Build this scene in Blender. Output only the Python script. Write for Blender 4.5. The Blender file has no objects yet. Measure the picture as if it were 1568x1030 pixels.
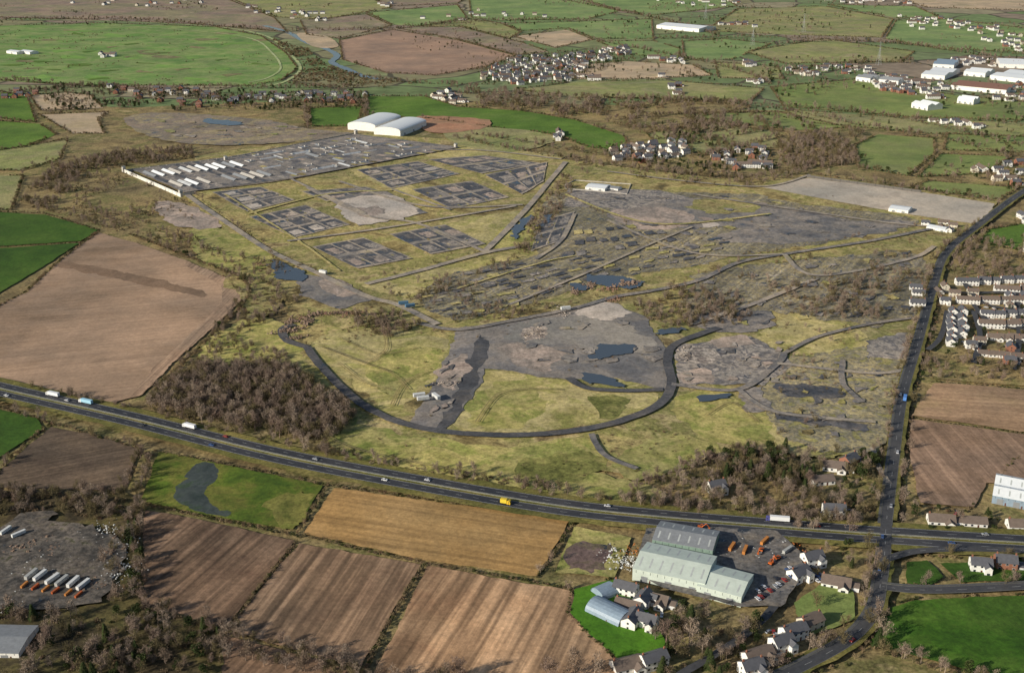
import bpy, math, random
from mathutils import Vector, noise, geometry
random.seed(7)
R=random.random
def U(a,b): return a+(b-a)*random.random()
# ---------------------------------------------------------------- survey calibration (oblique air survey -> flat map metres)
H=380.0; F=1742.0; TP=(515+160)/F; PI_=math.atan(TP); SP=math.sin(PI_); CP=math.cos(PI_)
def S(u,v):
    x=(u-784)/F; y=(515-v)/F
    t=H/(SP-y*CP)
    return (x*t,(CP+y*SP)*t)
def SS(l): return [S(*p) for p in l]
sc=bpy.context.scene
root=sc.collection
# ---------------------------------------------------------------- materials
def newmat(name):
    m=bpy.data.materials.new(name); m.use_nodes=True
    nt=m.node_tree; b=nt.nodes['Principled BSDF']
    b.inputs['Specular IOR Level'].default_value=0.25
    return m,nt,b
def N(nt,t,**k):
    n=nt.nodes.new(t)
    for a,b in k.items(): setattr(n,a,b)
    return n
def ramp(nt,fac,stops,interp='LINEAR'):
    r=N(nt,'ShaderNodeValToRGB'); r.color_ramp.interpolation=interp
    e=r.color_ramp.elements
    while len(e)<len(stops): e.new(.5)
    for i,(p,c) in enumerate(stops):
        e[i].position=p; e[i].color=(c[0],c[1],c[2],1) if not isinstance(c,(int,float)) else (c,c,c,1)
    nt.links.new(fac,r.inputs[0]); return r.outputs[0]
def mix(nt,fac,a,b,mode='MIX'):
    m=N(nt,'ShaderNodeMix',data_type='RGBA',blend_type=mode)
    L=nt.links
    for s,x in ((m.inputs[0],fac),(m.inputs[6],a),(m.inputs[7],b)):
        if hasattr(x,'default_value') or hasattr(x,'links'): L.new(x,s)
        elif isinstance(x,(int,float)): s.default_value=x if s.type=='VALUE' else (x,x,x,1)
        else: s.default_value=(x[0],x[1],x[2],1)
    return m.outputs[2]
def ntex(nt,vec,scale,detail=6,rough=.6,dist=0):
    n=N(nt,'ShaderNodeTexNoise'); n.inputs['Scale'].default_value=scale
    n.inputs['Detail'].default_value=detail; n.inputs['Roughness'].default_value=rough
    n.inputs['Distortion'].default_value=dist
    nt.links.new(vec,n.inputs['Vector']); return n.outputs['Fac']
GM={}
def adj(c,k):
    m=(c[0]+c[1]+c[2])/3
    return tuple(max(.005,(m+(q-m)*1.22)*k) for q in c)
def gmat(name,cols,size=60,fur=None,fs=.35,fsp=5.0,wet=None,fine=.5,bump=.4,seed=None,rough=.92,lo=.34,hi=.66,tram=0,k=1.0,td=.78):
    if name in GM: return GM[name]
    cols=[adj(c,k*1.06) for c in cols]
    m,nt,b=newmat(name); L=nt.links
    g=N(nt,'ShaderNodeNewGeometry'); pos=g.outputs['Position']
    mp=N(nt,'ShaderNodeMapping'); mp.inputs['Location'].default_value=(seed or U(-900,900),U(-900,900),0); L.new(pos,mp.inputs[0]); pos2=mp.outputs[0]
    n1=ntex(nt,pos2,1.0/size,9,.68,.4)
    kk=len(cols)
    col=ramp(nt,n1,[(lo+(hi-lo)*i/max(1,kk-1),c) for i,c in enumerate(cols)])
    n2=ntex(nt,pos2,.35,4,.7)
    col=mix(nt,1,col,ramp(nt,n2,[(.3,1-fine),(.7,1+fine)]),'MULTIPLY')
    n3=ntex(nt,pos2,.05,5,.65)
    col=mix(nt,1,col,ramp(nt,n3,[(.3,1-fine*.5),(.7,1+fine*.5)]),'MULTIPLY')
    n6=ntex(nt,pos2,.009,4,.6)
    col=mix(nt,1,col,ramp(nt,n6,[(.35,(.80,.82,.84)),(.65,(1.22,1.16,1.1))]),'MULTIPLY')
    if fur:
        a,c=S(*fur[0]),S(*fur[1]); ang=math.atan2(c[1]-a[1],c[0]-a[0])
        m2=N(nt,'ShaderNodeMapping'); m2.vector_type='TEXTURE'; m2.inputs['Rotation'].default_value=(0,0,ang); L.new(pos,m2.inputs[0])
        for sc_,per,am,lo_ in ((.005,fsp,fs,.42),(.003,fsp*4,fs*.6,.42),(.012,fsp*.45,fs*.8,.40)):
            m3=N(nt,'ShaderNodeMapping'); m3.inputs['Scale'].default_value=(sc_,1.0/per,1); L.new(m2.outputs[0],m3.inputs[0])
            n4=ntex(nt,m3.outputs[0],1.0,2,.55,.08)
            col=mix(nt,1,col,ramp(nt,n4,[(lo_,1-am),(1-lo_,1+am)]),'MULTIPLY')
        if tram:
            w2=N(nt,'ShaderNodeTexWave'); w2.bands_direction='Y'; w2.inputs['Scale'].default_value=.314/tram; w2.inputs['Distortion'].default_value=.6
            L.new(m2.outputs[0],w2.inputs[0])
            col=mix(nt,1,col,ramp(nt,w2.outputs['Fac'],[(0,td),(.08,1)]),'MULTIPLY')
    b.inputs['Roughness'].default_value=rough
    if wet:
        n5=ntex(nt,pos2,1.0/wet[1],7,.6,.6)
        f=ramp(nt,n5,[(wet[0],0),(wet[0]+.03,1)])
        col=mix(nt,f,col,(.035,.04,.045))
        rr=ramp(nt,f,[(0,rough),(1,.12)]); L.new(rr,b.inputs['Roughness'])
        sp=ramp(nt,f,[(0,.25),(1,.6)]); L.new(sp,b.inputs['Specular IOR Level'])
    L.new(col,b.inputs['Base Color'])
    if bump:
        bp=N(nt,'ShaderNodeBump'); bp.inputs['Distance'].default_value=bump; bp.inputs['Strength'].default_value=.6
        L.new(n2,bp.inputs['Height']); L.new(bp.outputs[0],b.inputs['Normal'])
    GM[name]=m; return m
def smat(name,c,rough=.7,spec=.3,var=.15,size=2.0,metal=0):
    if name in GM: return GM[name]
    m,nt,b=newmat(name); g=N(nt,'ShaderNodeNewGeometry')
    n=ntex(nt,g.outputs['Position'],1.0/size,5,.65)
    col=mix(nt,1,c,ramp(nt,n,[(.3,1-var),(.7,1+var)]),'MULTIPLY')
    nt.links.new(col,b.inputs['Base Color']); b.inputs['Roughness'].default_value=rough
    b.inputs['Specular IOR Level'].default_value=spec; b.inputs['Metallic'].default_value=metal
    GM[name]=m; return m
def fmat(name,cols,rough=.85,trans=0):
    if name in GM: return GM[name]
    m,nt,b=newmat(name)
    o=N(nt,'ShaderNodeObjectInfo'); g=N(nt,'ShaderNodeNewGeometry')
    col=ramp(nt,o.outputs['Random'],[(i/max(1,len(cols)-1),c) for i,c in enumerate(cols)])
    n=ntex(nt,g.outputs['Position'],.8,2,.5)
    col=mix(nt,1,col,ramp(nt,n,[(.3,.65),(.7,1.35)]),'MULTIPLY')
    nt.links.new(col,b.inputs['Base Color']); b.inputs['Roughness'].default_value=rough; b.inputs['Specular IOR Level'].default_value=.1
    GM[name]=m; return m
# ---------------------------------------------------------------- mesh builder
class MB:
    def __init__(s): s.v=[];s.f=[];s.m=[];s.mats=[]
    def mi(s,mat):
        if mat not in s.mats: s.mats.append(mat)
        return s.mats.index(mat)
    def add(s,vs,fs,mat):
        k=len(s.v); s.v+= [tuple(p) for p in vs]; i=s.mi(mat)
        for f in fs: s.f.append([k+j for j in f]); s.m.append(i)
    def box(s,x0,x1,y0,y1,z0,z1,mat):
        s.add([(x0,y0,z0),(x1,y0,z0),(x1,y1,z0),(x0,y1,z0),(x0,y0,z1),(x1,y0,z1),(x1,y1,z1),(x0,y1,z1)],
              [(0,3,2,1),(4,5,6,7),(0,1,5,4),(1,2,6,5),(2,3,7,6),(3,0,4,7)],mat)
    def ext(s,prof,a,b,mat,axis='x'):
        n=len(prof)
        if axis=='x': vs=[(a,p[0],p[1]) for p in prof]+[(b,p[0],p[1]) for p in prof]
        else: vs=[(p[0],a,p[1]) for p in prof]+[(p[0],b,p[1]) for p in prof]
        fs=[tuple(range(n)),tuple(range(2*n-1,n-1,-1))]+[(i,n+i,n+(i+1)%n,(i+1)%n) for i in range(n)]
        s.add(vs,fs,mat)
    def tube(s,p0,p1,r0,r1,n,mat):
        p0=Vector(p0);p1=Vector(p1); d=(p1-p0)
        if d.length<1e-5: return
        d.normalize(); a=d.orthogonal().normalized(); b=d.cross(a)
        vs=[]
        for p,r in ((p0,r0),(p1,r1)):
            for i in range(n):
                t=2*math.pi*i/n; vs.append(p+(a*math.cos(t)+b*math.sin(t))*r)
        fs=[(i,(i+1)%n,n+(i+1)%n,n+i) for i in range(n)]+[tuple(range(n-1,-1,-1)),tuple(range(n,2*n))]
        s.add(vs,fs,mat)
    def mesh(s,name):
        me=bpy.data.meshes.new(name); me.from_pydata(s.v,[],s.f)
        for m in s.mats: me.materials.append(m)
        me.polygons.foreach_set('material_index',s.m); me.update(); return me
def place(name,me,x=0,y=0,z=0,rot=0,scl=1,coll=None):
    o=bpy.data.objects.new(name,me); (coll or root).objects.link(o)
    o.location=(x,y,z); o.rotation_euler=(0,0,rot)
    o.scale=(scl,scl,scl) if not isinstance(scl,tuple) else scl
    return o
# ---------------------------------------------------------------- polygons & ribbons
def catmull(p,closed,k=6):
    n=len(p); out=[]
    rng=range(n) if closed else range(n-1)
    for i in rng:
        if closed: a,b,c,d=p[(i-1)%n],p[i],p[(i+1)%n],p[(i+2)%n]
        else: a,b,c,d=p[max(0,i-1)],p[i],p[i+1],p[min(n-1,i+2)]
        for j in range(k):
            t=j/k
            out.append(tuple(.5*((2*b[q])+(-a[q]+c[q])*t+(2*a[q]-5*b[q]+4*c[q]-d[q])*t*t+(-a[q]+3*b[q]-3*c[q]+d[q])*t**3) for q in (0,1)))
    if not closed: out.append(p[-1])
    return out
def resample(p,step,closed):
    out=[]; n=len(p)
    for i in range(n if closed else n-1):
        a=p[i];b=p[(i+1)%n]; d=math.dist(a,b); k=max(1,int(d/step))
        for j in range(k): out.append((a[0]+(b[0]-a[0])*j/k,a[1]+(b[1]-a[1])*j/k))
    if not closed: out.append(p[-1])
    return out
def jit(p,amp,fr=.06):
    o=[]
    for x,y in p:
        a=noise.noise(Vector((x*fr,y*fr,3.1)))+.6*noise.noise(Vector((x*fr*4,y*fr*4,8.1)))
        b=noise.noise(Vector((x*fr,y*fr,13.1)))+.6*noise.noise(Vector((x*fr*4,y*fr*4,28.1)))
        o.append((x+a*amp*1.5,y+b*amp*1.5))
    return o
ZC=[0.0]
def nz(): ZC[0]+=.01; return ZC[0]
def tess(p,z):
    vs=[Vector((x,y,0)) for x,y in p]
    t=geometry.tessellate_polygon([vs]); fs=[]
    for a,b,c in t:
        cr=(vs[b]-vs[a]).cross(vs[c]-vs[a]).z
        fs.append((a,b,c) if cr>0 else (a,c,b))
    return [(x,y,z) for x,y in p],fs
def wp(poly,amp=1.0,smooth=False,step=4,fr=.06,ground=False):
    p=poly if ground else SS(poly)
    if smooth: p=catmull(p,True)
    far=max(1,min(q[1] for q in p)/900)
    p=resample(p,step*far,True)
    return jit(p,amp,fr) if amp else p
def sheet(name,poly,mat,amp=1.0,smooth=False,step=4,z=None,fr=.06):
    p=wp(poly,amp,smooth,step,fr); mb=MB(); v,f=tess(p,nz() if z is None else z); mb.add(v,f,mat)
    place(name,mb.mesh(name)); return p
def sheets(name,polys,mat,amp=1.0,smooth=False,step=4,fr=.06):
    mb=MB()
    for q in polys:
        v,f=tess(wp(q,amp,smooth,step,fr),nz()*1.0); mb.add(v,f,mat)
    place(name,mb.mesh(name))
def line(pts,smooth=True,step=6,ground=False):
    p=pts if ground else SS(pts)
    if smooth: p=catmull(p,False,8)
    return resample(p,step,False)
def offs(p,o):
    r=[]; n=len(p)
    for i in range(n):
        a=p[max(0,i-1)];b=p[min(n-1,i+1)]; dx,dy=b[0]-a[0],b[1]-a[1]; l=math.hypot(dx,dy) or 1
        r.append((p[i][0]-dy/l*o,p[i][1]+dx/l*o))
    return r
def ribbon(mb,p,o,w,z,mat,h=0,jt=0,dash=None):
    a=offs(p,o-w/2);b=offs(p,o+w/2)
    if jt: a=jit(a,jt,.09); b=jit(b,jt,.11)
    n=len(p)
    if dash:
        q=resample(p,dash,False); a=offs(q,o-w/2);b=offs(q,o+w/2)
        for i in range(0,len(q)-1,3):
            mb.add([(*a[i],z),(*a[i+1],z),(*b[i+1],z),(*b[i],z)],[(0,1,2,3)],mat)
        return
    vs=[(x,y,z) for x,y in a]+[(x,y,z) for x,y in b]
    mb.add(vs,[(i,i+1,n+i+1,n+i) for i in range(n-1)],mat)
    if h:
        for e in (a,b):
            mb.add([(x,y,z-h) for x,y in e]+[(x,y,z) for x,y in e],[(i,i+1,n+i+1,n+i) for i in range(n-1)],mat)
def road(name,pts,w,mat,marks=False,jt=.3,smooth=True,kerb=False,step=6):
    p=line(pts,smooth,step); z=nz(); mb=MB(); ribbon(mb,p,0,w,z,mat,0,jt)
    if marks:
        ribbon(mb,p,0,.12,z+.006,GM['road_paint'],dash=4)
    if kerb:
        for s in (-1,1): ribbon(mb,p,s*(w/2+.1),.2,z+.12,GM['kerb_stone'],h=.12)
        ribbon(mb,p,w/2+1.3,1.6,z+.11,GM['pavement'])
    place(name,mb.mesh(name)); return p
# ---------------------------------------------------------------- vegetation prototypes
random.seed(11)
bark=fmat('bark_twigs',[(.17,.125,.09),(.27,.2,.15),(.22,.17,.135),(.34,.265,.2),(.21,.145,.115)])
barkd=fmat('bark_ivy',[(.11,.09,.045),(.18,.145,.075),(.15,.12,.065)])
rust=fmat('scrub_twigs',[(.14,.10,.06),(.22,.16,.095),(.17,.14,.07),(.27,.2,.12),(.19,.12,.075)])
leafd=fmat('evergreen_leaves',[(.03,.044,.015),(.055,.07,.023),(.042,.06,.02)])
leafg=fmat('hedge_leaves',[(.055,.065,.024),(.095,.095,.036),(.075,.08,.03),(.125,.105,.05)])
leafs=fmat('rough_grass_tuft',[(.22,.2,.085),(.31,.265,.125),(.17,.165,.06)])
def rdir(up=0):
    while 1:
        v=Vector((U(-1,1),U(-1,1),U(-1,1)+up))
        if .1<v.length: return v.normalized()
def bare(seed,h,spread,ntw,mat=bark,tw=.13,tl=1.5):
    random.seed(seed); mb=MB(); ends=[]
    top=Vector((U(-.3,.3),U(-.3,.3),h*.55)); mb.tube((0,0,-.3),top*.5,.28,.2,5,mat); mb.tube(top*.5,top,.2,.12,4,mat)
    for i in range(8):
        s=top*U(.4,1); a=U(0,6.28); r=spread*U(.5,1); e=Vector((math.cos(a)*r,math.sin(a)*r,s.z+h*U(.12,.42)))
        mid=(s+e)/2+Vector((0,0,-.4)); mb.tube(s,mid,.11,.08,3,mat); mb.tube(mid,e,.08,.04,3,mat); ends+=[mid,e,(mid+e)/2]
        for j in range(3):
            e2=mid+(e-mid)*U(.2,1)+rdir(.5)*U(1,2)*spread/3.3; mb.tube(mid.lerp(e,.5),e2,.05,.02,3,mat); ends.append(e2)
    ends.append(top+Vector((0,0,h*.35))); mb.tube(top,ends[-1],.1,.03,3,mat)
    for i in range(ntw):
        c=random.choice(ends)+rdir()*U(0,1.5)*spread/3.3; d=rdir(.7)*U(.5,1)*tl; sd=d.cross(rdir()).normalized()*tw*U(.5,1.3)
        mb.add([c-sd,c+sd,c+d],[(0,1,2)],mat)
    return mb.mesh('bare_tree_mesh')
def leafy(seed,h,r,n,size,mat,trunk=True,flat=1.0,lob=7,twigs=0):
    random.seed(seed); mb=MB()
    if trunk:
        mb.tube((0,0,-.3),(0,0,h*.5),.25,.14,5,bark)
        for i in range(4):
            a=U(0,6.28); mb.tube((0,0,h*.3),(math.cos(a)*r*.5,math.sin(a)*r*.5,h*.65),.1,.04,3,bark)
    L=[(Vector((U(-1,1)*r*.6,U(-1,1)*r*.6,h*U(.35,.78))),r*U(.35,.62)) for i in range(lob)]
    for i in range(n):
        c,rr=random.choice(L); d=rdir(.15); p=c+Vector((d.x,d.y,d.z*flat))*rr*U(.65,1.08)
        if p.z<.05: p.z=U(0,.5)
        a=rdir(.3)*size*U(.5,1.2); b=a.cross(rdir()).normalized()*size*U(.4,.8)
        mb.add([p-b,p+b,p+a],[(0,1,2)],mat)
    return mb.mesh('leafy_mesh')
def conifer(seed,h,r,n):
    random.seed(seed); mb=MB(); mb.tube((0,0,-.3),(0,0,h*.95),.22,.04,5,bark)
    for i in range(n):
        t=R()**.7; z=h*(1-t)*.92+h*.06; a=U(0,6.28); q=r*t*U(.6,1.1)*(0.8+.25*math.sin(a*3+seed)); p=Vector((math.cos(a)*q,math.sin(a)*q,z))
        d=Vector((math.cos(a),math.sin(a),-.35))*U(.5,1.1); s=Vector((-math.sin(a),math.cos(a),0))*U(.2,.45)
        mb.add([p-s,p+s,p+d],[(0,1,2)],leafd)
    return mb.mesh('conifer_mesh')
def mkcoll(name,meshes):
    c=bpy.data.collections.new(name)
    for m in meshes: place(name+'_plant',m,coll=c)
    return c
COL={
 'bare':mkcoll('bare_tree_kinds',[bare(i,9.5+i%3,3.3,640,bark if i%4 else barkd,.095,1.35) for i in range(6)]),
 'ever':mkcoll('evergreen_kinds',[leafy(20+i,9,3.6,700,.65,leafd) for i in range(3)]+[conifer(30+i,11,3,600) for i in range(2)]),
 'bush':mkcoll('scrub_kinds',[leafy(40+i,3.0,2.2,190,.55,rust,False,.8,7) for i in range(3)]+[bare(50+i,4.2,1.9,220,rust,.09,1.0) for i in range(3)]),
 'hedge':mkcoll('hedge_kinds',[leafy(60+i,2.6,2.0,180,.55,leafg,False,.8,6) for i in range(2)]+[leafy(66+i,2.8,1.9,180,.5,rust,False,.8,6) for i in range(2)]),
 'tuft':mkcoll('tuft_kinds',[leafy(70+i,.9,1.2,50,.5,leafs,False,.6,4) for i in range(2)]),
}
GR={}
def put(name,kind,x,y,s): GR.setdefault((name,kind),[]).append((x,y,s))
def inpoly(x,y,p):
    c=False; n=len(p); j=n-1
    for i in range(n):
        if (p[i][1]>y)!=(p[j][1]>y) and x<(p[j][0]-p[i][0])*(y-p[i][1])/(p[j][1]-p[i][1])+p[i][0]: c=not c
        j=i
    return c
def fill(name,poly,sp,kinds,s0=.7,s1=1.2,thr=-1,fr=.02):
    p=SS(poly); xs=[q[0] for q in p]; ys=[q[1] for q in p]
    n=int((max(xs)-min(xs))*(max(ys)-min(ys))/(sp*sp))
    for i in range(n):
        x=U(min(xs),max(xs)); y=U(min(ys),max(ys))
        if not inpoly(x,y,p): continue
        if noise.noise(Vector((x*fr,y*fr,5.5)))+.5*noise.noise(Vector((x*fr*3,y*fr*3,2.5)))<thr: continue
        put(name,random.choice(kinds),x,y,U(s0,s1))
def hedge(pts,sp=2.2,kinds=('hedge',),s0=.6,s1=1.0,w=.8,name='hedgerow',smooth=False,ground=False,closed=False,trees=0,gap=0,ts=(.6,1.0)):
    p=pts if ground else SS(pts)
    if closed: p=p+[p[0]]
    if smooth: p=catmull(p,False,6)
    q=resample(p,sp,False)
    for x,y in q:
        if gap and noise.noise(Vector((x*.02,y*.02,9)))>gap: continue
        put(name,random.choice(kinds),x+U(-w,w),y+U(-w,w),U(s0,s1))
        if trees and R()<trees: put(name+'_trees','bare' if R()<.85 else 'ever',x+U(-w,w)*1.5,y+U(-w,w)*1.5,U(*ts))
def near(x,y,path,d):
    d2=d*d
    return any((x-a)**2+(y-b)**2<d2 for a,b in path)
def flush(clear=()):
    for (name,kind),pts in GR.items():
        for path,d in clear:
            bx0=min(q[0] for q in path)-d;bx1=max(q[0] for q in path)+d;by0=min(q[1] for q in path)-d;by1=max(q[1] for q in path)+d
            pts=[q for q in pts if not(bx0<q[0]<bx1 and by0<q[1]<by1 and near(q[0],q[1],path,d))]
        if not pts: continue
        random.shuffle(pts)
        nm={'bare':'bare_trees','ever':'evergreen_trees','bush':'scrub_bushes','hedge':'bushes','tuft':'grass_tufts'}[kind]
        me=bpy.data.meshes.new(name); me.from_pydata([(x,y,.15) for x,y,s in pts],[],[])
        a=me.attributes.new('sc','FLOAT','POINT'); a.data.foreach_set('value',[p[2] for p in pts])
        o=place(name+'_'+nm,me)
        ng=bpy.data.node_groups.new('scatter_'+name+kind,'GeometryNodeTree')
        ng.interface.new_socket('Geometry',in_out='INPUT',socket_type='NodeSocketGeometry')
        ng.interface.new_socket('Geometry',in_out='OUTPUT',socket_type='NodeSocketGeometry')
        gi=ng.nodes.new('NodeGroupInput'); go=ng.nodes.new('NodeGroupOutput')
        ip=ng.nodes.new('GeometryNodeInstanceOnPoints'); ci=ng.nodes.new('GeometryNodeCollectionInfo')
        ci.inputs['Collection'].default_value=COL[kind]; ci.inputs['Separate Children'].default_value=True; ci.inputs['Reset Children'].default_value=True
        rv=ng.nodes.new('FunctionNodeRandomValue'); rv.data_type='FLOAT_VECTOR'
        rv.inputs[0].default_value=(0,0,0); rv.inputs[1].default_value=(.08,.08,6.283)
        na=ng.nodes.new('GeometryNodeInputNamedAttribute'); na.data_type='FLOAT'; na.inputs[0].default_value='sc'
        L=ng.links
        L.new(gi.outputs[0],ip.inputs['Points']); L.new(ci.outputs[0],ip.inputs['Instance']); ip.inputs['Pick Instance'].default_value=True
        L.new(rv.outputs[0],ip.inputs['Rotation']); L.new(na.outputs[0],ip.inputs['Scale']); L.new(ip.outputs[0],go.inputs[0])
        md=o.modifiers.new('scatter','NODES'); md.node_group=ng
random.seed(5)
# ---------------------------------------------------------------- palettes
smat('road_paint',(.6,.6,.58)); smat('kerb_stone',(.2,.195,.18)); smat('pavement',(.11,.108,.105))
ASP=gmat('road_asphalt',[(.034,.036,.042),(.046,.047,.053),(.058,.058,.062)],40,fine=.2,bump=0,rough=.65)
LOC=gmat('local_asphalt',[(.05,.052,.057),(.065,.066,.07),(.08,.079,.08)],40,fine=.2,bump=0,rough=.7)
OLD=gmat('old_asphalt',[(.115,.113,.122),(.165,.158,.155),(.27,.24,.21),(.135,.133,.138)],30,fine=.4,bump=.1,wet=(.66,25),rough=.8)
RING=gmat('ring_asphalt',[(.06,.062,.068),(.085,.085,.09),(.13,.12,.11)],25,fine=.35,bump=.1,wet=(.64,18),rough=.75)
TRK=gmat('site_track',[(.18,.17,.165),(.26,.235,.21),(.38,.33,.27),(.3,.265,.18)],30,fine=.3,bump=.1,rough=.85)
ROUGH=gmat('rough_grassland',[(.09,.075,.04),(.2,.16,.08),(.32,.27,.14),(.19,.185,.075),(.36,.3,.17),(.16,.125,.07)],60,fine=.55,k=1.12)
STRAW=gmat('straw_grass',[(.22,.215,.085),(.36,.315,.155),(.42,.36,.2),(.28,.265,.11),(.4,.34,.185)],60,fine=.45,k=1.06)
GSTR=gmat('green_rough_grass',[(.16,.185,.06),(.28,.265,.11),(.37,.325,.155),(.21,.225,.08),(.32,.285,.13)],45,fine=.45,k=1.06)
SCR=gmat('scrub_ground',[(.085,.07,.04),(.16,.125,.07),(.25,.2,.11),(.13,.125,.055),(.29,.235,.14)],60,fine=.6,k=1.1)
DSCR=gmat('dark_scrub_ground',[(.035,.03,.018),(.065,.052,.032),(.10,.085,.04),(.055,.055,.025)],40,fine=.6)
GRN=gmat('green_pasture',[(.075,.13,.03),(.10,.165,.04),(.13,.185,.055)],120,fine=.3)
GRN2=gmat('pale_pasture',[(.14,.19,.07),(.19,.225,.09),(.215,.225,.11)],150,fine=.3)
GRN3=gmat('far_pasture',[(.15,.21,.09),(.18,.24,.105),(.22,.25,.13)],200,fine=.35,k=1.08)  # far palettes lifted paler: distance haze put into their colours
DGRN=gmat('dark_pasture',[(.03,.065,.014),(.045,.09,.018),(.065,.11,.026)],90,fine=.3)
LAWN=gmat('lawn_grass',[(.06,.145,.022),(.08,.18,.028),(.10,.18,.035)],40,fine=.25)
FOL=gmat('far_olive_pasture',[(.21,.205,.105),(.27,.25,.14),(.21,.23,.10),(.29,.255,.165)],150,fine=.45,k=1.05)
FBR=gmat('far_ploughed_soil',[(.27,.19,.145),(.33,.235,.18),(.29,.21,.16)],150,fine=.25,bump=.1)
FTN=gmat('far_stubble',[(.38,.3,.215),(.46,.37,.27),(.36,.3,.2)],120,fine=.25,bump=.1)
MOOR=gmat('far_moorland',[(.2,.16,.12),(.27,.21,.17),(.22,.205,.13),(.32,.26,.2)],200,fine=.5)
PAD=gmat('foundation_slab',[(.12,.118,.125),(.17,.16,.155),(.37,.33,.285),(.22,.2,.185),(.12,.118,.123),(.42,.37,.32)],18,fine=.4,bump=.1,wet=(.64,22),rough=.8,lo=.36,hi=.64)
PADD=gmat('dark_slab',[(.055,.058,.066),(.08,.082,.09),(.12,.113,.11),(.22,.195,.165)],16,fine=.45,bump=.05,wet=(.59,18),rough=.6)
PALE=gmat('pale_concrete',[(.32,.285,.25),(.46,.41,.36),(.52,.465,.41),(.26,.235,.21)],35,fine=.3,bump=.05,wet=(.72,20))
RUB=gmat('demolition_rubble',[(.3,.255,.22),(.48,.42,.36),(.2,.175,.16),(.4,.34,.295)],12,fine=.6,bump=.5)
PINK=gmat('bare_gravel_area',[(.32,.26,.225),(.42,.345,.295),(.24,.21,.185),(.36,.3,.26)],35,fine=.4,bump=.1)
MIXD=gmat('derelict_mixed_ground',[(.085,.086,.092),(.2,.18,.145),(.33,.28,.16),(.16,.152,.145),(.28,.245,.15),(.10,.10,.108),(.36,.315,.24)],16,fine=.5,bump=.2,wet=(.65,14),rough=.85,fur=((700,430),(900,330)),fs=.16,fsp=6)
REDS=gmat('red_earth',[(.32,.18,.12),(.38,.23,.16),(.26,.18,.12)],40,fine=.3)
m,nt,b=newmat('water'); GM['water']=m; b.inputs['Base Color'].default_value=(.07,.085,.10,1); b.inputs['Roughness'].default_value=.08; b.inputs['Specular IOR Level'].default_value=.7
g=N(nt,'ShaderNodeNewGeometry'); n_=ntex(nt,g.outputs['Position'],.5,3,.6); bp=N(nt,'ShaderNodeBump'); bp.inputs['Distance'].default_value=.03; bp.inputs['Strength'].default_value=.4
nt.links.new(n_,bp.inputs['Height']); nt.links.new(bp.outputs[0],b.inputs['Normal'])
WAT=m
# ---------------------------------------------------------------- base ground
m,nt,b=newmat('countryside_ground'); L=nt.links
g=N(nt,'ShaderNodeNewGeometry'); pos=g.outputs['Position']
wn=N(nt,'ShaderNodeTexNoise'); wn.inputs['Scale'].default_value=.004; L.new(pos,wn.inputs['Vector'])
va=N(nt,'ShaderNodeVectorMath',operation='MULTIPLY_ADD'); va.inputs[1].default_value=(120,120,0); L.new(wn.outputs['Color'],va.inputs[0]); L.new(pos,va.inputs[2])
def voro(feat):
    v=N(nt,'ShaderNodeTexVoronoi'); v.feature=feat; v.inputs['Scale'].default_value=.0048; v.voronoi_dimensions='2D'; L.new(va.outputs[0],v.inputs['Vector']); return v
v1=voro('F1'); v2=voro('DISTANCE_TO_EDGE')
sx=N(nt,'ShaderNodeSeparateColor'); L.new(v1.outputs['Color'],sx.inputs[0])
c=ramp(nt,sx.outputs[0],[(0,(.18,.22,.10)),(.2,(.16,.21,.085)),(.35,(.25,.23,.12)),(.5,(.22,.24,.11)),(.62,(.27,.21,.15)),(.75,(.17,.23,.09)),(.88,(.3,.26,.16))],'CONSTANT')
nn=ntex(nt,pos,.02,9,.7); c=mix(nt,1,c,ramp(nt,nn,[(.3,.6),(.7,1.4)]),'MULTIPLY')
ed=ramp(nt,v2.outputs['Distance'],[(0,1),(.022,1),(.03,0)]); c=mix(nt,ed,c,(.09,.08,.05))
L.new(c,b.inputs['Base Color']); b.inputs['Roughness'].default_value=.95
mb=MB(); mb.add([(-25000,-8000,0),(25000,-8000,0),(25000,30000,0),(-25000,30000,0)],[(0,1,2,3)],m); place('ground',mb.mesh('ground'))
sheet('rough_land',[(-120,150),(200,165),(560,150),(900,160),(1200,170),(1600,230),(1750,420),(1700,700),(1700,1150),(700,1200),(-300,1150),(-300,600),(-250,300)],SCR,4,step=15)
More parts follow.
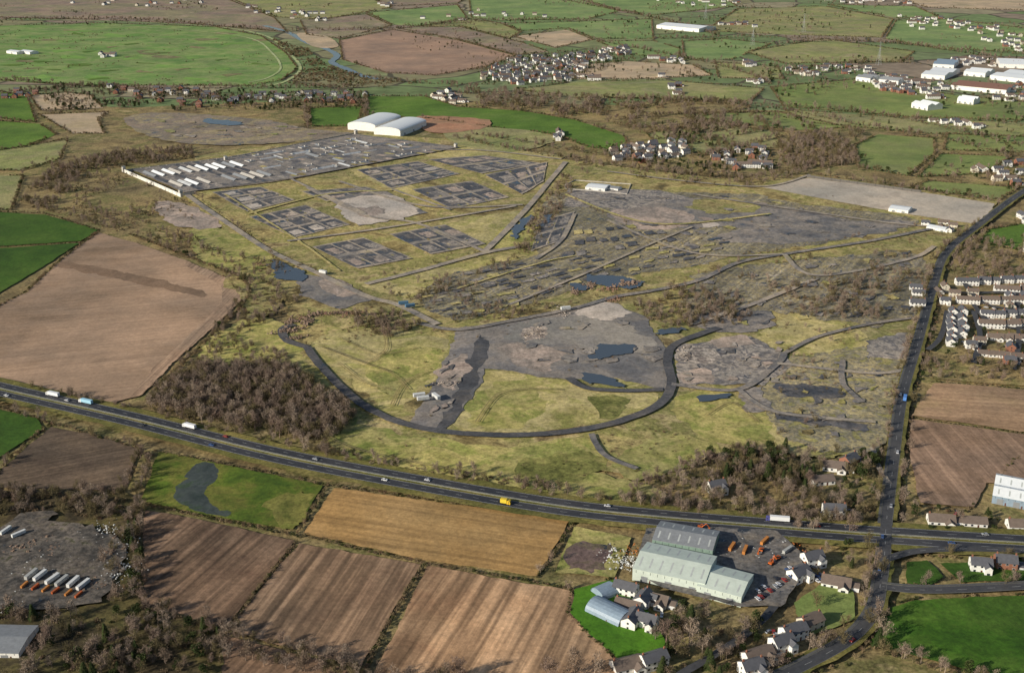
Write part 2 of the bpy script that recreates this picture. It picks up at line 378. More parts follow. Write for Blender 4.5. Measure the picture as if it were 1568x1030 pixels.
# ---------------------------------------------------------------- far fields
def ffield(poly,mat,name='pasture_field',hs=5,trees=.08,s=(.8,1.45)):
    sheet(name,poly,mat,2,step=8)
    hedge(poly,hs,('hedge','hedge','bush'),s[0],s[1],1.2,name='far_hedgerow',closed=True,trees=trees,gap=.4,ts=(.6,1.1))
G_='pasture_field';B_='ploughed_field'
for poly,mat,nm in [
 ([(-60,-2),(330,-8),(420,28),(440,50),(300,38),(150,31),(-60,26)],MOOR,'moorland'),
 ([(345,-5),(560,-5),(600,12),(500,30),(425,27)],FOL,G_),
 ([(460,32),(560,22),(600,40),(520,60),(470,54)],MOOR,'moorland'),
 ([(562,20),(700,8),(715,28),(640,41),(600,38)],GRN3,G_),
 ([(520,62),(600,46),(700,62),(790,86),(740,104),(665,116),(590,112),(525,92)],FBR,B_),
 ([(608,44),(640,42),(705,42),(800,66),(840,80),(792,85),(702,61)],MOOR,B_),
 ([(642,41),(720,30),(765,36),(798,50),(780,60),(708,41)],FOL,G_),
 ([(718,-5),(860,-8),(948,18),(900,30),(765,32),(722,28)],GRN3,G_),
 ([(866,-8),(1100,-8),(1128,10),(1000,24),(952,17)],GRN3,G_),
 ([(770,37),(900,33),(998,30),(1000,60),(912,60),(870,44),(800,48)],GRN3,G_),
 ([(785,56),(868,46),(908,61),(850,74)],FTN,'stubble_field'),
 ([(560,-6),(700,-10),(715,-2),(700,6),(600,10)],MOOR,G_),
 ([(915,64),(1000,63),(1040,75),(1040,90),(960,84)],GRN3,G_),
 ([(1045,64),(1110,60),(1180,68),(1120,92),(1048,92)],GRN3,G_),
 ([(1080,48),(1130,14),(1262,10),(1368,30),(1350,58),(1220,54)],FOL,G_),
 ([(1268,8),(1400,10),(1440,28),(1375,28)],GRN3,G_),
 ([(1340,-12),(1620,-12),(1620,18),(1420,12)],FTN,'stubble_field'),
 ([(1372,32),(1450,30),(1620,50),(1620,82),(1440,76),(1355,60)],GRN3,G_),
 ([(1140,80),(1262,60),(1400,80),(1380,95),(1200,98)],FOL,B_),
 ([(880,100),(960,94),(1060,100),(1090,116),(1000,121),(880,122)],FTN,B_),
 ([(1095,96),(1190,102),(1200,122),(1100,120)],FOL,G_),
 ([(790,138),(880,126),(1010,123),(1170,136),(1150,156),(1000,152),(890,150)],FOL,G_),
 ([(1180,134),(1310,122),(1460,146),(1620,162),(1620,186),(1400,180),(1200,164)],GRN2,G_),
 ([(1200,168),(1400,182),(1620,190),(1620,212),(1420,205),(1230,188)],FOL,G_),
 ([(1310,222),(1345,206),(1430,212),(1432,235),(1390,270),(1313,256)],GRN2,G_),
 ([(1440,236),(1550,240),(1510,266),(1402,272)],GRN2,G_),
 ([(1420,277),(1560,288),(1530,306),(1396,288)],GRN2,G_),
 ([(1450,205),(1620,212),(1620,235),(1445,230)],GRN2,G_),
 ([(1510,352),(1620,335),(1620,395),(1500,372)],GRN,G_),
 ([(940,158),(1100,152),(1150,165),(1090,176),(990,174)],SCR,'rough_field'),
 ([(990,205),(1080,190),(1180,200),(1200,225),(1090,236),(1010,228)],FOL,'rough_field'),
 ([(1040,175),(1190,172),(1300,196),(1210,200),(1100,186)],GRN2,'rough_field'),
 ([(0,40),(160,36),(330,42),(400,56),(438,82),(456,106),(430,124),(380,132),(250,131),(130,132),(-60,120),(-60,40)],gmat('racecourse_turf',[(.12,.21,.07),(.16,.245,.085),(.22,.265,.12),(.14,.215,.075)],70,fine=.35),'racecourse_grass'),
 ([(562,148),(650,148),(700,164),(800,170),(880,184),(955,208),(965,232),(900,226),(850,206),(760,196),(660,183),(560,178)],GRN,G_),
 ([(474,166),(555,163),(548,194),(476,194)],GRN,G_),
 ([(46,147),(100,142),(138,146),(158,166),(62,170)],FTN,'stubble_field'),
 ([(60,176),(166,172),(150,184),(160,205),(110,205),(84,190)],FTN,'stubble_field'),
 ([(-60,130),(42,148),(56,188),(-60,175)],GRN,G_),
 ([(-60,182),(60,190),(86,206),(40,226),(-60,236)],GRN,G_),
 ([(-60,240),(104,214),(92,244),(32,262),(-60,260)],FOL,G_),
 ([(-60,268),(36,270),(18,322),(-60,322)],FOL,G_),
 ]: ffield(poly,mat,nm)
random.seed(3)
LINEAR=[[(930,150),(1300,170),(1568,225)],[(960,182),(1120,172),(1230,185)],[(980,196),(1100,186)],[(1000,214),(1150,192)],[(1030,226),(1190,196)],[(1080,238),(1215,205)],
 [(1200,110),(1330,96),(1400,98)],[(880,150),(1000,152),(1180,166),(1330,195),(1450,215),(1568,245)],[(900,60),(1100,100),(1180,130)],[(1180,68),(1340,64),(1568,95)],[(860,0),(1000,28),(1100,55)],
 [(0,122),(200,135),(560,135)],[(0,145),(150,133),(300,150),(560,160)],[(560,120),(640,128),(760,130)],[(470,165),(470,195)],[(560,145),(560,180)],[(1240,265),(1420,295),(1540,312)],
 [(700,214),(860,243),(1000,262),(1110,274),(1235,266)],[(720,206),(880,232),(1010,254)],[(0,32),(200,30),(420,48)],[(440,48),(600,44),(760,32),(900,32)],[(1000,60),(1200,58),(1400,70),(1568,84)]]
for l in LINEAR: hedge(l,4.5,('bush','hedge','bare'),.6,1.3,5,name='far_treeline',smooth=True,trees=.25)
gp=[]
for i in range(60):
    u=U(10,400); v=U(46,124); rr=U(.5,1.3); a0=U(0,3); gp.append([(u+math.cos(a)*(22 if math.sin(a+a0)>0 else 9)*rr,v+math.sin(a)*U(1.2,3.4)*rr+math.cos(a+a0)*1.5) for a in [k*1.05 for k in range(6)]])
sheets('fairway',gp[:24],gmat('fairway_grass',[(.15,.26,.075),(.2,.31,.10)],100,fine=.2),2,True,8)
sheets('racecourse_rough',gp[24:46],gmat('dune_rough',[(.16,.145,.085),(.23,.21,.12),(.15,.16,.07)],50,fine=.5),3,True,8)
sheets('racecourse_rough',gp[46:],GRN,2,True,8)
fill('racecourse_scrub',[(0,45),(330,45),(430,100),(380,128),(0,120)],34,('bush','hedge'),.6,1.1,.12,.01)
for pts,w in [([(-60,30),(170,33),(330,42),(405,55),(440,80),(460,105),(436,126),(400,133)],7),([(-60,38),(160,40),(310,49),(385,60),(415,80),(430,104),(410,120),(380,127)],5)]:
    road('racecourse_track',pts,w*1.1,gmat('track_turf',[(.32,.38,.18),(.42,.45,.28)],60,fine=.3),jt=.9)
road('river',[(405,40),(440,50),(470,66),(500,76),(516,86),(508,96),(530,106),(552,116),(580,122)],18,WAT,jt=2)
sheet('river_bank',[(455,52),(500,56),(518,72),(480,72)],FTN,2,True)
fill('far_scrub',[(415,60),(470,75),(500,100),(560,118),(640,125),(620,135),(470,135),(440,128),(465,105)],9,('bush','hedge'),1,1.8,-.2)
# ---------------------------------------------------------------- near ploughed / pasture fields; lower-left colours darkened to stand in for cloud shadow
sheet('pasture_field',[(-80,322),(70,330),(150,353),(125,370),(-80,383)],DGRN,1)
sheet('pasture_field',[(-80,387),(122,373),(62,412),(-60,485)],DGRN,1)
BROWN1=gmat('harrowed_soil',[(.26,.185,.13),(.33,.24,.175),(.37,.27,.2)],110,fur=((0,470),(330,440)),fs=.06,fsp=5,fine=.18,bump=.2)
fp=[(150,357),(210,374),(285,400),(362,433),(371,458),(330,500),(262,560),(218,606),(172,618),(-120,570),(-80,500),(40,450),(95,398)]
sheet('ploughed_field',fp,BROWN1,1.2)
sheet('field_headland',[(362,433),(371,458),(330,500),(262,560),(218,606),(196,612),(240,560),(305,500),(340,465),(340,440),(285,408),(285,400)],gmat('headland_soil',[(.22,.155,.11),(.29,.21,.155),(.33,.25,.185)],50,fur=((250,570),(350,470)),fs=.16,fsp=4,fine=.25),1.2)
sheet('painted_shadow_strip',[(100,402),(200,420),(310,447),(300,454),(190,430),(98,411)],gmat('shadow_tone_soil',[(.17,.12,.085),(.23,.165,.12)],30,fine=.25),4,True)  # thin dark sheet: shadow band across the field, painted as darker soil
D1=gmat('dark_ploughed_soil',[(.08,.06,.046),(.115,.088,.066),(.15,.113,.082)],60,fur=((20,720),(180,690)),fs=.12,fsp=5,fine=.3,wet=(.68,50))
sheet('pasture_field',[(-120,605),(55,640),(66,658),(-60,740)],DGRN,1.2)
sheet('ploughed_field',[(78,655),(150,668),(213,690),(190,752),(-30,748)],D1,1.2)
sheet('pasture_field',[(243,692),(340,712),(495,745),(470,785),(448,812),(300,788),(216,768)],gmat('wet_pasture',[(.05,.085,.018),(.08,.115,.025),(.14,.14,.045),(.07,.10,.025)],45,fine=.35),1)
sheet('flood_pool',[(262,765),(285,735),(305,712),(330,712),(330,728),(312,750),(320,772),(352,786),(330,790),(280,778)],gmat('flooded_grass',[(.045,.055,.045),(.07,.078,.07),(.05,.07,.035)],20,fine=.3,rough=.3,bump=.02),4,True)
sheet('pasture_patch',[(405,768),(470,755),(478,765),(455,800),(430,808)],GM['wet_pasture'] if 0 else gmat('yellowed_pasture',[(.12,.13,.04),(.19,.18,.065),(.15,.155,.05)],20,fine=.4),5,True)
sheet('ploughed_field',[(512,748),(690,773),(872,798),(850,840),(822,884),(640,858),(465,818)],gmat('orange_soil',[(.27,.175,.085),(.35,.23,.115),(.39,.265,.14)],100,fur=((500,800),(830,850)),fs=.09,fsp=5,fine=.25,tram=22),1)
sheet('ploughed_field',[(222,782),(330,802),(452,830),(400,895),(346,962),(250,945),(215,930)],gmat('dark_furrows',[(.12,.08,.058),(.17,.118,.084),(.215,.15,.108)],50,fur=((420,838),(300,950)),fs=.24,fsp=6,fine=.3,tram=20,td=.65),1)
sheet('ploughed_field',[(458,834),(645,866),(600,940),(556,1022),(440,995),(348,965)],gmat('mid_furrows',[(.165,.11,.077),(.23,.16,.11),(.29,.2,.14)],70,fur=((560,855),(470,990)),fs=.24,fsp=6,fine=.25,tram=20,td=.65),1)
sheet('ploughed_field',[(655,868),(872,906),(905,950),(960,1050),(900,1120),(540,1080),(578,1025)],gmat('light_furrows',[(.27,.17,.11),(.36,.24,.155),(.43,.295,.195)],80,fur=((720,880),(620,1030)),fs=.25,fsp=7,fine=.25,tram=18,td=.65),1)
sheet('ploughed_field',[(346,975),(552,1030),(500,1110),(300,1080)],GM['dark_furrows'],1)
sheet('rough_field',[(880,808),(968,824),(940,886),(850,878)],GSTR,1)
sheet('muddy_hollow',[(876,836),(940,838),(934,868),(905,880),(872,866)],gmat('mud',[(.11,.08,.075),(.17,.125,.11),(.13,.12,.065)],15,fine=.5,rough=.6,wet=(.62,15)),5,True)
sheet('green_lawn',[(940,888),(975,905),(1020,985),(1012,1005),(955,1018),(905,975),(873,940),(880,905)],LAWN,1)
sheet('green_lawn',[(1352,938),(1400,920),(1660,910),(1700,1100),(1560,1050),(1420,1010),(1332,988)],gmat('vivid_pasture',[(.03,.07,.012),(.045,.10,.017),(.07,.125,.027),(.04,.085,.015)],50,fine=.35),1)
sheet('pasture_field',[(1215,925),(1260,895),(1305,905),(1310,950),(1240,975),(1225,950)],GRN2,1)
sheet('green_lawn',[(1385,862),(1420,860),(1445,885),(1420,900),(1388,895)],DGRN,1)
sheet('green_lawn',[(1440,865),(1600,855),(1600,890),(1470,893)],DGRN,1)
sheet('ploughed_field',[(1430,588),(1500,592),(1640,605),(1640,668),(1560,662),(1395,638)],gmat('tan_soil',[(.26,.18,.12),(.34,.24,.165),(.28,.21,.13)],60,fur=((1400,630),(1560,640)),fs=.1,fsp=5,fine=.25),1)
sheet('ploughed_field',[(1393,643),(1560,666),(1640,676),(1640,735),(1510,742),(1490,778),(1410,772),(1392,700)],gmat('right_soil',[(.2,.14,.10),(.27,.19,.14),(.31,.22,.165)],60,fur=((1400,650),(1500,770)),fs=.14,fsp=5,fine=.25),1)
sheet('pasture_field',[(1420,545),(1500,560),(1640,560),(1640,598),(1430,582)],SCR,1)
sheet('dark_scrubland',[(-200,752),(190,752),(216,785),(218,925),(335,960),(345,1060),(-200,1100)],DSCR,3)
# ---------------------------------------------------------------- former works site : grasslands
def grass(poly,mat=STRAW,amp=5,sm=True,nm='rough_grass_area'): sheet(nm,poly,mat,amp,sm)
sheet('site_ground',[(300,240),(540,205),(700,215),(860,245),(1100,275),(1240,268),(1530,310),(1470,380),(1420,440),(1395,560),(1350,690),(1100,700),(1000,730),(700,700),(520,690),(450,560),(440,470),(400,400),(280,300)],ROUGH,2,step=6)
grass([(300,545),(380,490),(440,500),(470,560),(520,620),(560,650),(640,670),(780,685),(900,672),(940,700),(900,720),(1000,748),(1010,775),(850,760),(700,735),(520,700),(500,680),(400,600)],GSTR)
grass([(478,525),(560,500),(640,512),(692,530),(672,575),(632,612),(606,634),(580,625),(545,590),(500,560)],STRAW)
grass([(560,560),(640,530),(680,545),(640,600),(600,610)],GSTR)
grass([(738,570),(860,585),(905,600),(1002,602),(988,628),(900,652),(780,665),(695,652),(715,610)],STRAW,2)
grass([(730,600),(800,585),(840,620),(790,655),(720,650)],GSTR,6)
grass([(905,575),(1000,558),(1018,578),(985,590),(920,588)],STRAW,2)
grass([(1180,500),(1230,482),(1325,512),(1330,550),(1250,548),(1160,530)],STRAW)
grass([(1150,600),(1250,570),(1370,560),(1350,640),(1240,622)],STRAW)
grass([(1032,612),(1100,600),(1180,640),(1192,668),(1110,682),(1048,650)],GSTR)
grass([(1190,650),(1330,660),(1335,700),(1200,695)],STRAW)
grass([(940,700),(1040,665),(1100,690),(1020,730),(960,735)],GSTR)
grass([(800,708),(900,695),(930,715),(880,740),(800,735)],gmat('rushy_grass',[(.09,.10,.035),(.15,.155,.06),(.23,.21,.095)],20,fine=.6))
grass([(900,612),(960,608),(965,628),(920,640)],GM['rushy_grass'])
grass([(300,340),(400,380),(420,400),(370,420),(300,395)],GSTR)
grass([(240,310),(300,320),(340,350),(260,345)],PINK)
grass([(345,430),(400,415),(440,440),(420,480),(380,490),(370,460)],ROUGH)
grass([(685,345),(790,325),(785,345),(745,375),(700,362)],STRAW)
grass([(560,430),(740,400),(800,395),(640,455)],STRAW)
grass([(850,350),(885,330),(900,360),(850,400),(790,400)],ROUGH)
grass([(650,240),(700,225),(860,240),(800,248)],STRAW,5)
grass([(530,260),(560,255),(640,290),(620,300)],STRAW,3)
grass([(680,195),(800,200),(850,215),(780,235),(700,222)],FOL,4)
grass([(770,350),(850,340),(820,375),(760,385)],GSTR,4)
# ---------------------------------------------------------------- hard standings
def hard(poly,mat,amp=2.5,sm=False,nm='hardstanding'): sheet(nm,poly,mat,amp,sm)
hard([(195,180),(260,174),(400,184),(470,198),(540,208),(400,222),(300,222),(235,212),(200,196)],gmat('brownfield_earth',[(.17,.15,.14),(.27,.22,.17),(.2,.175,.15),(.32,.27,.17),(.17,.16,.155)],45,fine=.4,wet=(.63,30)),5,True)
hard([(640,455),(700,420),(900,380),(1130,360),(1100,400),(960,425),(800,470),(690,490)],MIXD,6,True)
hard([(850,300),(1000,296),(1160,300),(1200,310),(1405,338),(1330,362),(1130,392),(1050,385),(1000,372),(860,400),(820,390)],MIXD,5,True)
hard([(1060,430),(1140,410),(1400,390),(1400,480),(1330,500),(1180,480),(1060,505)],MIXD,8,True)
hard([(1190,560),(1390,540),(1345,690),(1190,665)],gmat('half_grown_slab',[(.35,.3,.16),(.26,.24,.11),(.2,.185,.15),(.38,.325,.19),(.16,.152,.145),(.35,.295,.17)],22,fine=.5,wet=(.67,16)),6,True)
hard([(940,318),(1060,306),(1150,312),(1300,340),(1200,362),(1130,350),(1040,352),(950,345)],OLD,7,True)
hard([(935,325),(1000,318),(1060,330),(1040,350),(970,350)],PINK,7,True)
hard([(1065,308),(1130,306),(1160,322),(1110,330),(1060,322)],ROUGH,7,True)
hard([(1070,345),(1088,341),(1100,346),(1085,351)],PALE,4,True)
hard([(870,290),(1010,293),(1060,305),(960,322),(865,318)],PAD,4)
hard([(1165,288),(1235,274),(1410,296),(1524,314),(1502,346),(1405,332),(1280,310)],gmat('runway_concrete',[(.4,.355,.3),(.48,.43,.365),(.36,.32,.275)],60,fine=.2,bump=.05),1.5)
hard([(1180,345),(1400,340),(1330,362),(1200,375),(1090,368)],OLD,5,True)
APR=gmat('apron_asphalt',[(.135,.133,.138),(.18,.172,.168),(.25,.225,.2),(.15,.147,.15)],45,fine=.35,bump=.1,wet=(.66,30),rough=.8)
hard([(700,505),(760,498),(870,478),(925,463),(985,485),(1005,515),(1032,555),(1022,600),(940,582),(870,585),(745,566),(730,600),(700,640),(680,660),(625,652),(660,600),(690,535)],APR,2.5)
hard([(735,515),(750,540),(735,575),(712,625),(690,655),(672,660),(690,620),(712,570)],RING,4,True)
hard([(885,472),(925,464),(965,480),(940,490),(890,488)],PALE,5,True)
hard([(780,502),(880,486),(950,496),(1000,520),(985,545),(900,535),(850,528),(790,530)],gmat('mid_concrete',[(.23,.215,.2),(.28,.26,.23),(.2,.19,.182)],40,fine=.3),7,True)
hard([(768,535),(810,525),(850,535),(868,548),(840,568),(790,560)],PINK,7,True,'rubble_area')
hard([(800,505),(835,500),(838,520),(802,525)],RUB,3,False,'rubble_area')
hard([(680,560),(715,545),(705,585),(680,600),(668,580)],PINK,5,True,'rubble_area')
hard([(1034,530),(1150,518),(1200,545),(1215,560),(1170,592),(1040,592)],PAD,3)
hard([(1040,540),(1080,534),(1100,552),(1060,560)],RUB,4,True,'rubble_area')
hard([(1045,570),(1085,568),(1090,585),(1045,588)],PINK,4,True,'rubble_area')
hard([(1090,522),(1140,515),(1150,530),(1100,535)],PINK,4,True,'rubble_area')
hard([(455,420),(510,428),(575,460),(520,475),(462,455)],APR,3)
hard([(485,432),(520,432),(552,452),(510,455)],PINK,4,True)
hard([(1195,590),(1290,600),(1280,612),(1200,605)],PADD,5,True)
hard([(1185,630),(1330,652),(1325,664),(1190,645)],PADD,3)
hard([(1080,484),(1170,478),(1180,498),(1130,512),(1060,500)],OLD,6,True)
hard([(1130,600),(1165,595),(1190,632),(1140,632)],OLD,4)
hard([(1330,525),(1390,510),(1385,550),(1330,552)],PAD,4)
hard([(640,180),(740,184),(745,196),(690,205),(650,200)],REDS,4,True)
def lerp(a,b,t): return (a[0]+(b[0]-a[0])*t,a[1]+(b[1]-a[1])*t)
def bil(q,s,t): return lerp(lerp(q[0],q[1],s),lerp(q[3],q[2],s),t)
def rect(q,s0,s1,t0,t1): return [bil(q,s0,t0),bil(q,s1,t0),bil(q,s1,t1),bil(q,s0,t1)]
def gridp(name,quad,nx,ny,mats,fillx=.7,filly=.7,amp=.7,prob=.85,tight=.7):
    q=SS(quad); mbs={}
    z=nz()
    for i in range(nx):
        for j in range(ny):
            if R()>prob: continue
            m=random.choice(mats); s0=(i+U((1-fillx)*.4,(1-fillx)*.6 if tight>.9 else 1-fillx))/nx; t0=(j+U((1-filly)*.4,(1-filly)*.6 if tight>.9 else 1-filly))/ny
            s1=s0+fillx*U(tight,1)/nx; t1=t0+filly*U(tight,1)/ny
            p=jit(resample(rect(q,s0,min(.99,s1),t0,min(.99,t1)),3,True),amp,.15)
            v,f=tess(p,z); mbs.setdefault(m.name,MB()).add(v,f,m)
    for m in mbs.values(): place(name,m.mesh(name))
def padblock(quad,nx=2,ny=3,base=None,inner=(RUB,PINK,PAD,PALE)):
    hard(quad,base or TRK,.8,nm='cleared_building_plot')
    gridp('building_plot',quad,nx,ny,[PADD],.9,.84,.5,1,.95)
    gridp('building_foundation',quad,nx,ny,list(inner),.6,.5,1.8,.95,.85)
    gridp('foundation_remains',quad,nx*5,ny*3,[PADD,RUB,OLD,ROUGH],.5,.4,.6,.25)
padblock([(325,296),(400,288),(452,308),(378,326)],2,3)
padblock([(382,334),(468,316),(536,346),(450,366)],3,3)
hard([(455,296),(500,288),(545,300),(500,312)],ROUGH,1)
padblock([(462,295),(560,288),(590,296),(500,310)],2,2,None,(PINK,PAD))
hard([(505,306),(588,293),(655,328),(548,348)],OLD,1.5)
hard([(516,314),(590,300),(642,328),(550,345)],PALE,6,True)
hard([(540,322),(580,318),(590,328),(560,334)],PINK,5,True)
padblock([(546,262),(640,249),(704,268),(600,291)],3,3)
padblock([(630,292),(722,279),(780,304),(692,322)],3,2)
padblock([(655,246),(740,240),(830,252),(738,268)],3,2,None,(PAD,PINK))
padblock([(478,380),(556,366),(632,398),(548,414)],3,2,None,(PINK,PAD))
padblock([(596,361),(682,346),(744,376),(660,392)],3,2,None,(PINK,PAD))
padblock([(742,270),(838,250),(832,280),(800,300)],3,2,None,(PAD,PINK))
padblock([(830,340),(880,326),(858,372),(812,388)],2,2,None,(PAD,OLD))
gridp('tank_base',[(860,352),(1000,340),(1040,372),(860,400)],9,3,[PADD,PADD,PAD,STRAW],.85,.5,1.5,.7)
gridp('tank_base',[(700,420),(900,385),(960,415),(780,470)],8,6,[PADD,PADD,PAD,STRAW],.85,.5,1.5,.75)
gridp('tank_base',[(640,455),(780,430),(800,470),(690,490)],6,5,[PADD,OLD,STRAW],.85,.45,1.5,.6)
gridp('tank_base',[(960,385),(1130,360),(1100,395),(960,420)],7,4,[PADD,PAD,STRAW],.85,.5,1.5,.7)
gridp('slab_remains',[(870,298),(1150,300),(1350,350),(1060,385)],12,6,[OLD,PAD,TRK,PINK,PADD,STRAW],.6,.4,4,.4)
gridp('slab_remains',[(1060,430),(1400,380),(1400,480),(1100,510)],11,6,[PADD,OLD,PAD,ROUGH,STRAW],.55,.4,5,.45)
gridp('slab_remains',[(1040,530),(1200,520),(1200,590),(1040,590)],9,6,[PADD,PAD,RUB,TRK,PINK],.7,.5,3,.4)
gridp('slab_remains',[(760,500),(980,470),(1020,560),(760,560)],8,6,[OLD,PAD,TRK,APR],.7,.5,5,.3)
gridp('slab_remains',[(1200,560),(1390,540),(1340,690),(1190,660)],8,6,[PADD,OLD,ROUGH,GSTR],.55,.35,4,.4)
gridp('slab_remains',[(660,560),(735,525),(710,620),(640,645)],5,6,[PAD,TRK,PADD,PINK],.7,.5,3,.4)
gridp('slab_remains',[(230,182),(460,196),(520,208),(260,214)],10,4,[PAD,TRK,FOL,MOOR],.6,.5,4,.6)
for p in ([(413,402),(440,404),(462,418),(468,430),(440,433),(418,420)],[(898,424),(940,426),(985,436),(970,446),(925,442),(905,436)],[(912,541),(935,530),(972,536),(955,544),(925,551),(902,550)],
          [(318,184),(370,190),(350,194),(315,190)],[(1075,609),(1110,608),(1105,616),(1080,617)],[(880,434),(905,440),(900,446),(876,442)],
          [(835,335),(850,332),(838,348),(826,350)],[(888,576),(910,577),(955,590),(940,595),(900,588)],[(1005,508),(1050,504),(1040,511),(1010,515)],[(785,352),(812,332),(808,345),(790,368)]):
    sheet('puddle',p,WAT,6,True,2,fr=.05)
for pts,w,mt in [
 ([(285,300),(345,342),(412,386),(480,418),(560,456),(610,470),(670,500)],8,TRK),
 ([(275,297),(445,276),(680,232),(860,246)],6,TRK),
 ([(866,250),(845,275),(815,312),(780,350),(742,388)],8,TRK),
 ([(560,438),(640,418),(742,390),(800,380)],8,TRK),([(345,300),(455,370),(520,418)],3,STRAW),
 ([(470,290),(560,332),(640,345),(742,388)],6,TRK),([(520,280),(650,318),(800,316)],6,TRK),([(445,276),(560,330)],5,TRK),
 ([(440,372),(600,350),(790,318)],6,TRK),([(600,292),(690,324)],5,TRK),([(380,330),(500,300),(600,294)],5,STRAW),
 ([(1430,352),(1330,372),(1200,392),(1130,405),(1070,432),(1000,448),(940,458),(880,475),(780,495),(700,508),(640,498)],7,OLD),
 ([(470,535),(490,562),(540,612),(590,642),(650,660),(730,669),(820,669),(900,660),(960,645),(1010,622),(1028,592),(1022,555),(1035,530),(1100,505)],8,RING),
 ([(470,535),(440,525),(432,508),(450,500)],8,RING),
 ([(870,582),(900,598),(960,602),(1015,600)],7,RING),
 ([(1028,592),(1130,600),(1190,560),(1200,545)],6,OLD),([(905,668),(925,700),(975,722)],5,OLD),
 ([(1130,600),(1190,635),(1340,650)],5,TRK),([(1190,560),(1330,575),(1385,570)],5,TRK),([(1290,555),(1290,590),(1320,620)],5,OLD),
 ([(930,340),(1060,390),(1200,392)],5,TRK),([(880,330),(860,370),(820,400)],5,TRK),([(1200,392),(1250,425),(1390,400),(1430,380)],6,TRK),([(1060,300),(1330,340),(1430,350)],6,TRK),
 ([(865,300),(1000,345),(1180,330)],5,STRAW),([(930,265),(1050,280),(1170,288),(1240,270)],5,TRK),([(1250,430),(1150,470),(1060,500)],6,TRK),
 ([(1200,545),(1250,520),(1330,500),(1400,490)],5,OLD),([(780,470),(900,420),(1000,375),(1060,350)],4,TRK),([(700,445),(830,405),(880,395)],3,STRAW)]:
    road('site_road',pts,w,mt,jt=.4)
for pts in ([(495,535),(560,560),(600,575),(625,600)],[(520,520),(580,545),(640,535)],[(560,560),(590,540),(590,515)],[(1080,640),(1120,620),(1160,650)],[(730,650),(760,610),(800,600),(860,600)],[(420,610),(470,650),(540,690),(700,725)],[(600,625),(620,590),(660,570)],[(520,560),(560,590),(600,600)]):
    pp=line(pts); mb=MB(); z=nz()
    for s in (-1,1): ribbon(mb,pp,s*1.0,.7,z,gmat('worn_grass',[(.2,.165,.09),(.27,.22,.125)],20,fine=.4),0,.2)
    place('wheel_track',mb.mesh('wheel_track'))
# ---------------------------------------------------------------- public roads
VERGE=gmat('verge_grass',[(.08,.085,.03),(.14,.13,.05),(.2,.17,.075)],30,fine=.5)
hw=line([(-160,560),(0,600),(200,646),(420,701),(650,746),(850,780),(1000,797),(1170,811),(1340,824),(1568,838),(1750,848)],True,8)
mb=MB(); z=nz(); ribbon(mb,hw,0,34,z,VERGE,0,1.2); place('road_verge',mb.mesh('road_verge'))
mb=MB(); z=nz()+.02
for s in (-1,1):
    ribbon(mb,hw,s*6.2,8.6,z,ASP)
    ribbon(mb,hw,s*2.2,.2,z+.006,GM['road_paint']); ribbon(mb,hw,s*9.9,.2,z+.006,GM['road_paint']); ribbon(mb,hw,s*6.1,.14,z+.006,GM['road_paint'],dash=4)
place('dual_carriageway_road',mb.mesh('dual_carriageway'))
mb=MB(); steel=smat('galvanised_steel',(.4,.41,.42),.5,.4)
a=offs(hw,0)
n=len(a); mb.add([(x,y,z+.5) for x,y in a]+[(x,y,z+.75) for x,y in a],[(i,i+1,n+i+1,n+i) for i in range(n-1)],steel)
for x,y in a: mb.box(x-.06,x+.06,y-.06,y+.06,z-.1,z+.72,steel)
place('crash_barrier',mb.mesh('crash_barrier'))
ZC[0]+=.06
srp=[(1120,1075),(1220,1030),(1300,985),(1338,940),(1348,895),(1354,850),(1357,800),(1368,710),(1382,610),(1408,520),(1430,440),(1450,390),(1500,347),(1568,296),(1650,250)]
srl=line(srp)
def part(p,c,d,keep):
    return [q for q in p if (q[1]<c-d)==keep and abs(q[1]-c)>d]
yc=S(1356,826)[1]
for kp in (True,False):
    mb=MB(); ribbon(mb,part(srl,yc,17,kp),0,13,nz(),VERGE,0,1.2); place('road_verge',mb.mesh('road_verge'))
sr=road('local_road',srp,7,LOC,True,.1,True,False)
z=nz()
for kp in (True,False):
    q=part(srl,yc,12,kp); mb=MB()
    for s in (-1,1): ribbon(mb,q,s*3.62,.2,z+.12,GM['kerb_stone'],h=.12)
    ribbon(mb,q,4.7,1.6,z+.11,GM['pavement']); place('pavement',mb.mesh('pavement'))
lr2=road('local_road',[(1350,904),(1400,909),(1480,908),(1660,898)],6.5,LOC,True,.1,True,True)
lr3=road('slip_road',[(1356,862),(1400,850),(1480,846),(1600,850)],6,LOC,True,.1)
road('lane',[(1195,905),(1180,940),(1130,985),(1040,1040)],5,LOC)
road('lane',[(1335,690),(1345,720),(1360,745)],4,TRK); 
for pts in ([(1450,480),(1440,520),(1420,540)],[(1490,470),(1520,500),(1600,512)],[(1470,430),(1510,470),(1600,480)],[(1425,450),(1500,452),(1600,447)],[(1490,560),(1500,520),(1490,480)],[(1550,570),(1560,520),(1555,450)]): road('estate_road',pts,5,LOC)
sheet('works_yard',[(990,815),(1070,812),(1190,818),(1225,850),(1230,885),(1195,935),(1130,935),(1010,905),(968,880)],gmat('yard_surface',[(.09,.09,.092),(.14,.133,.127),(.21,.185,.155)],12,fine=.5,bump=.1,wet=(.64,20)),1)
sheet('scrap_yard',[(0,810),(60,790),(150,815),(190,850),(150,930),(60,935),(-40,930),(-60,860)],gmat('scrap_yard_surface',[(.05,.047,.044),(.085,.078,.07),(.14,.122,.105),(.06,.06,.035)],10,fine=.6,wet=(.63,25)),6,True)
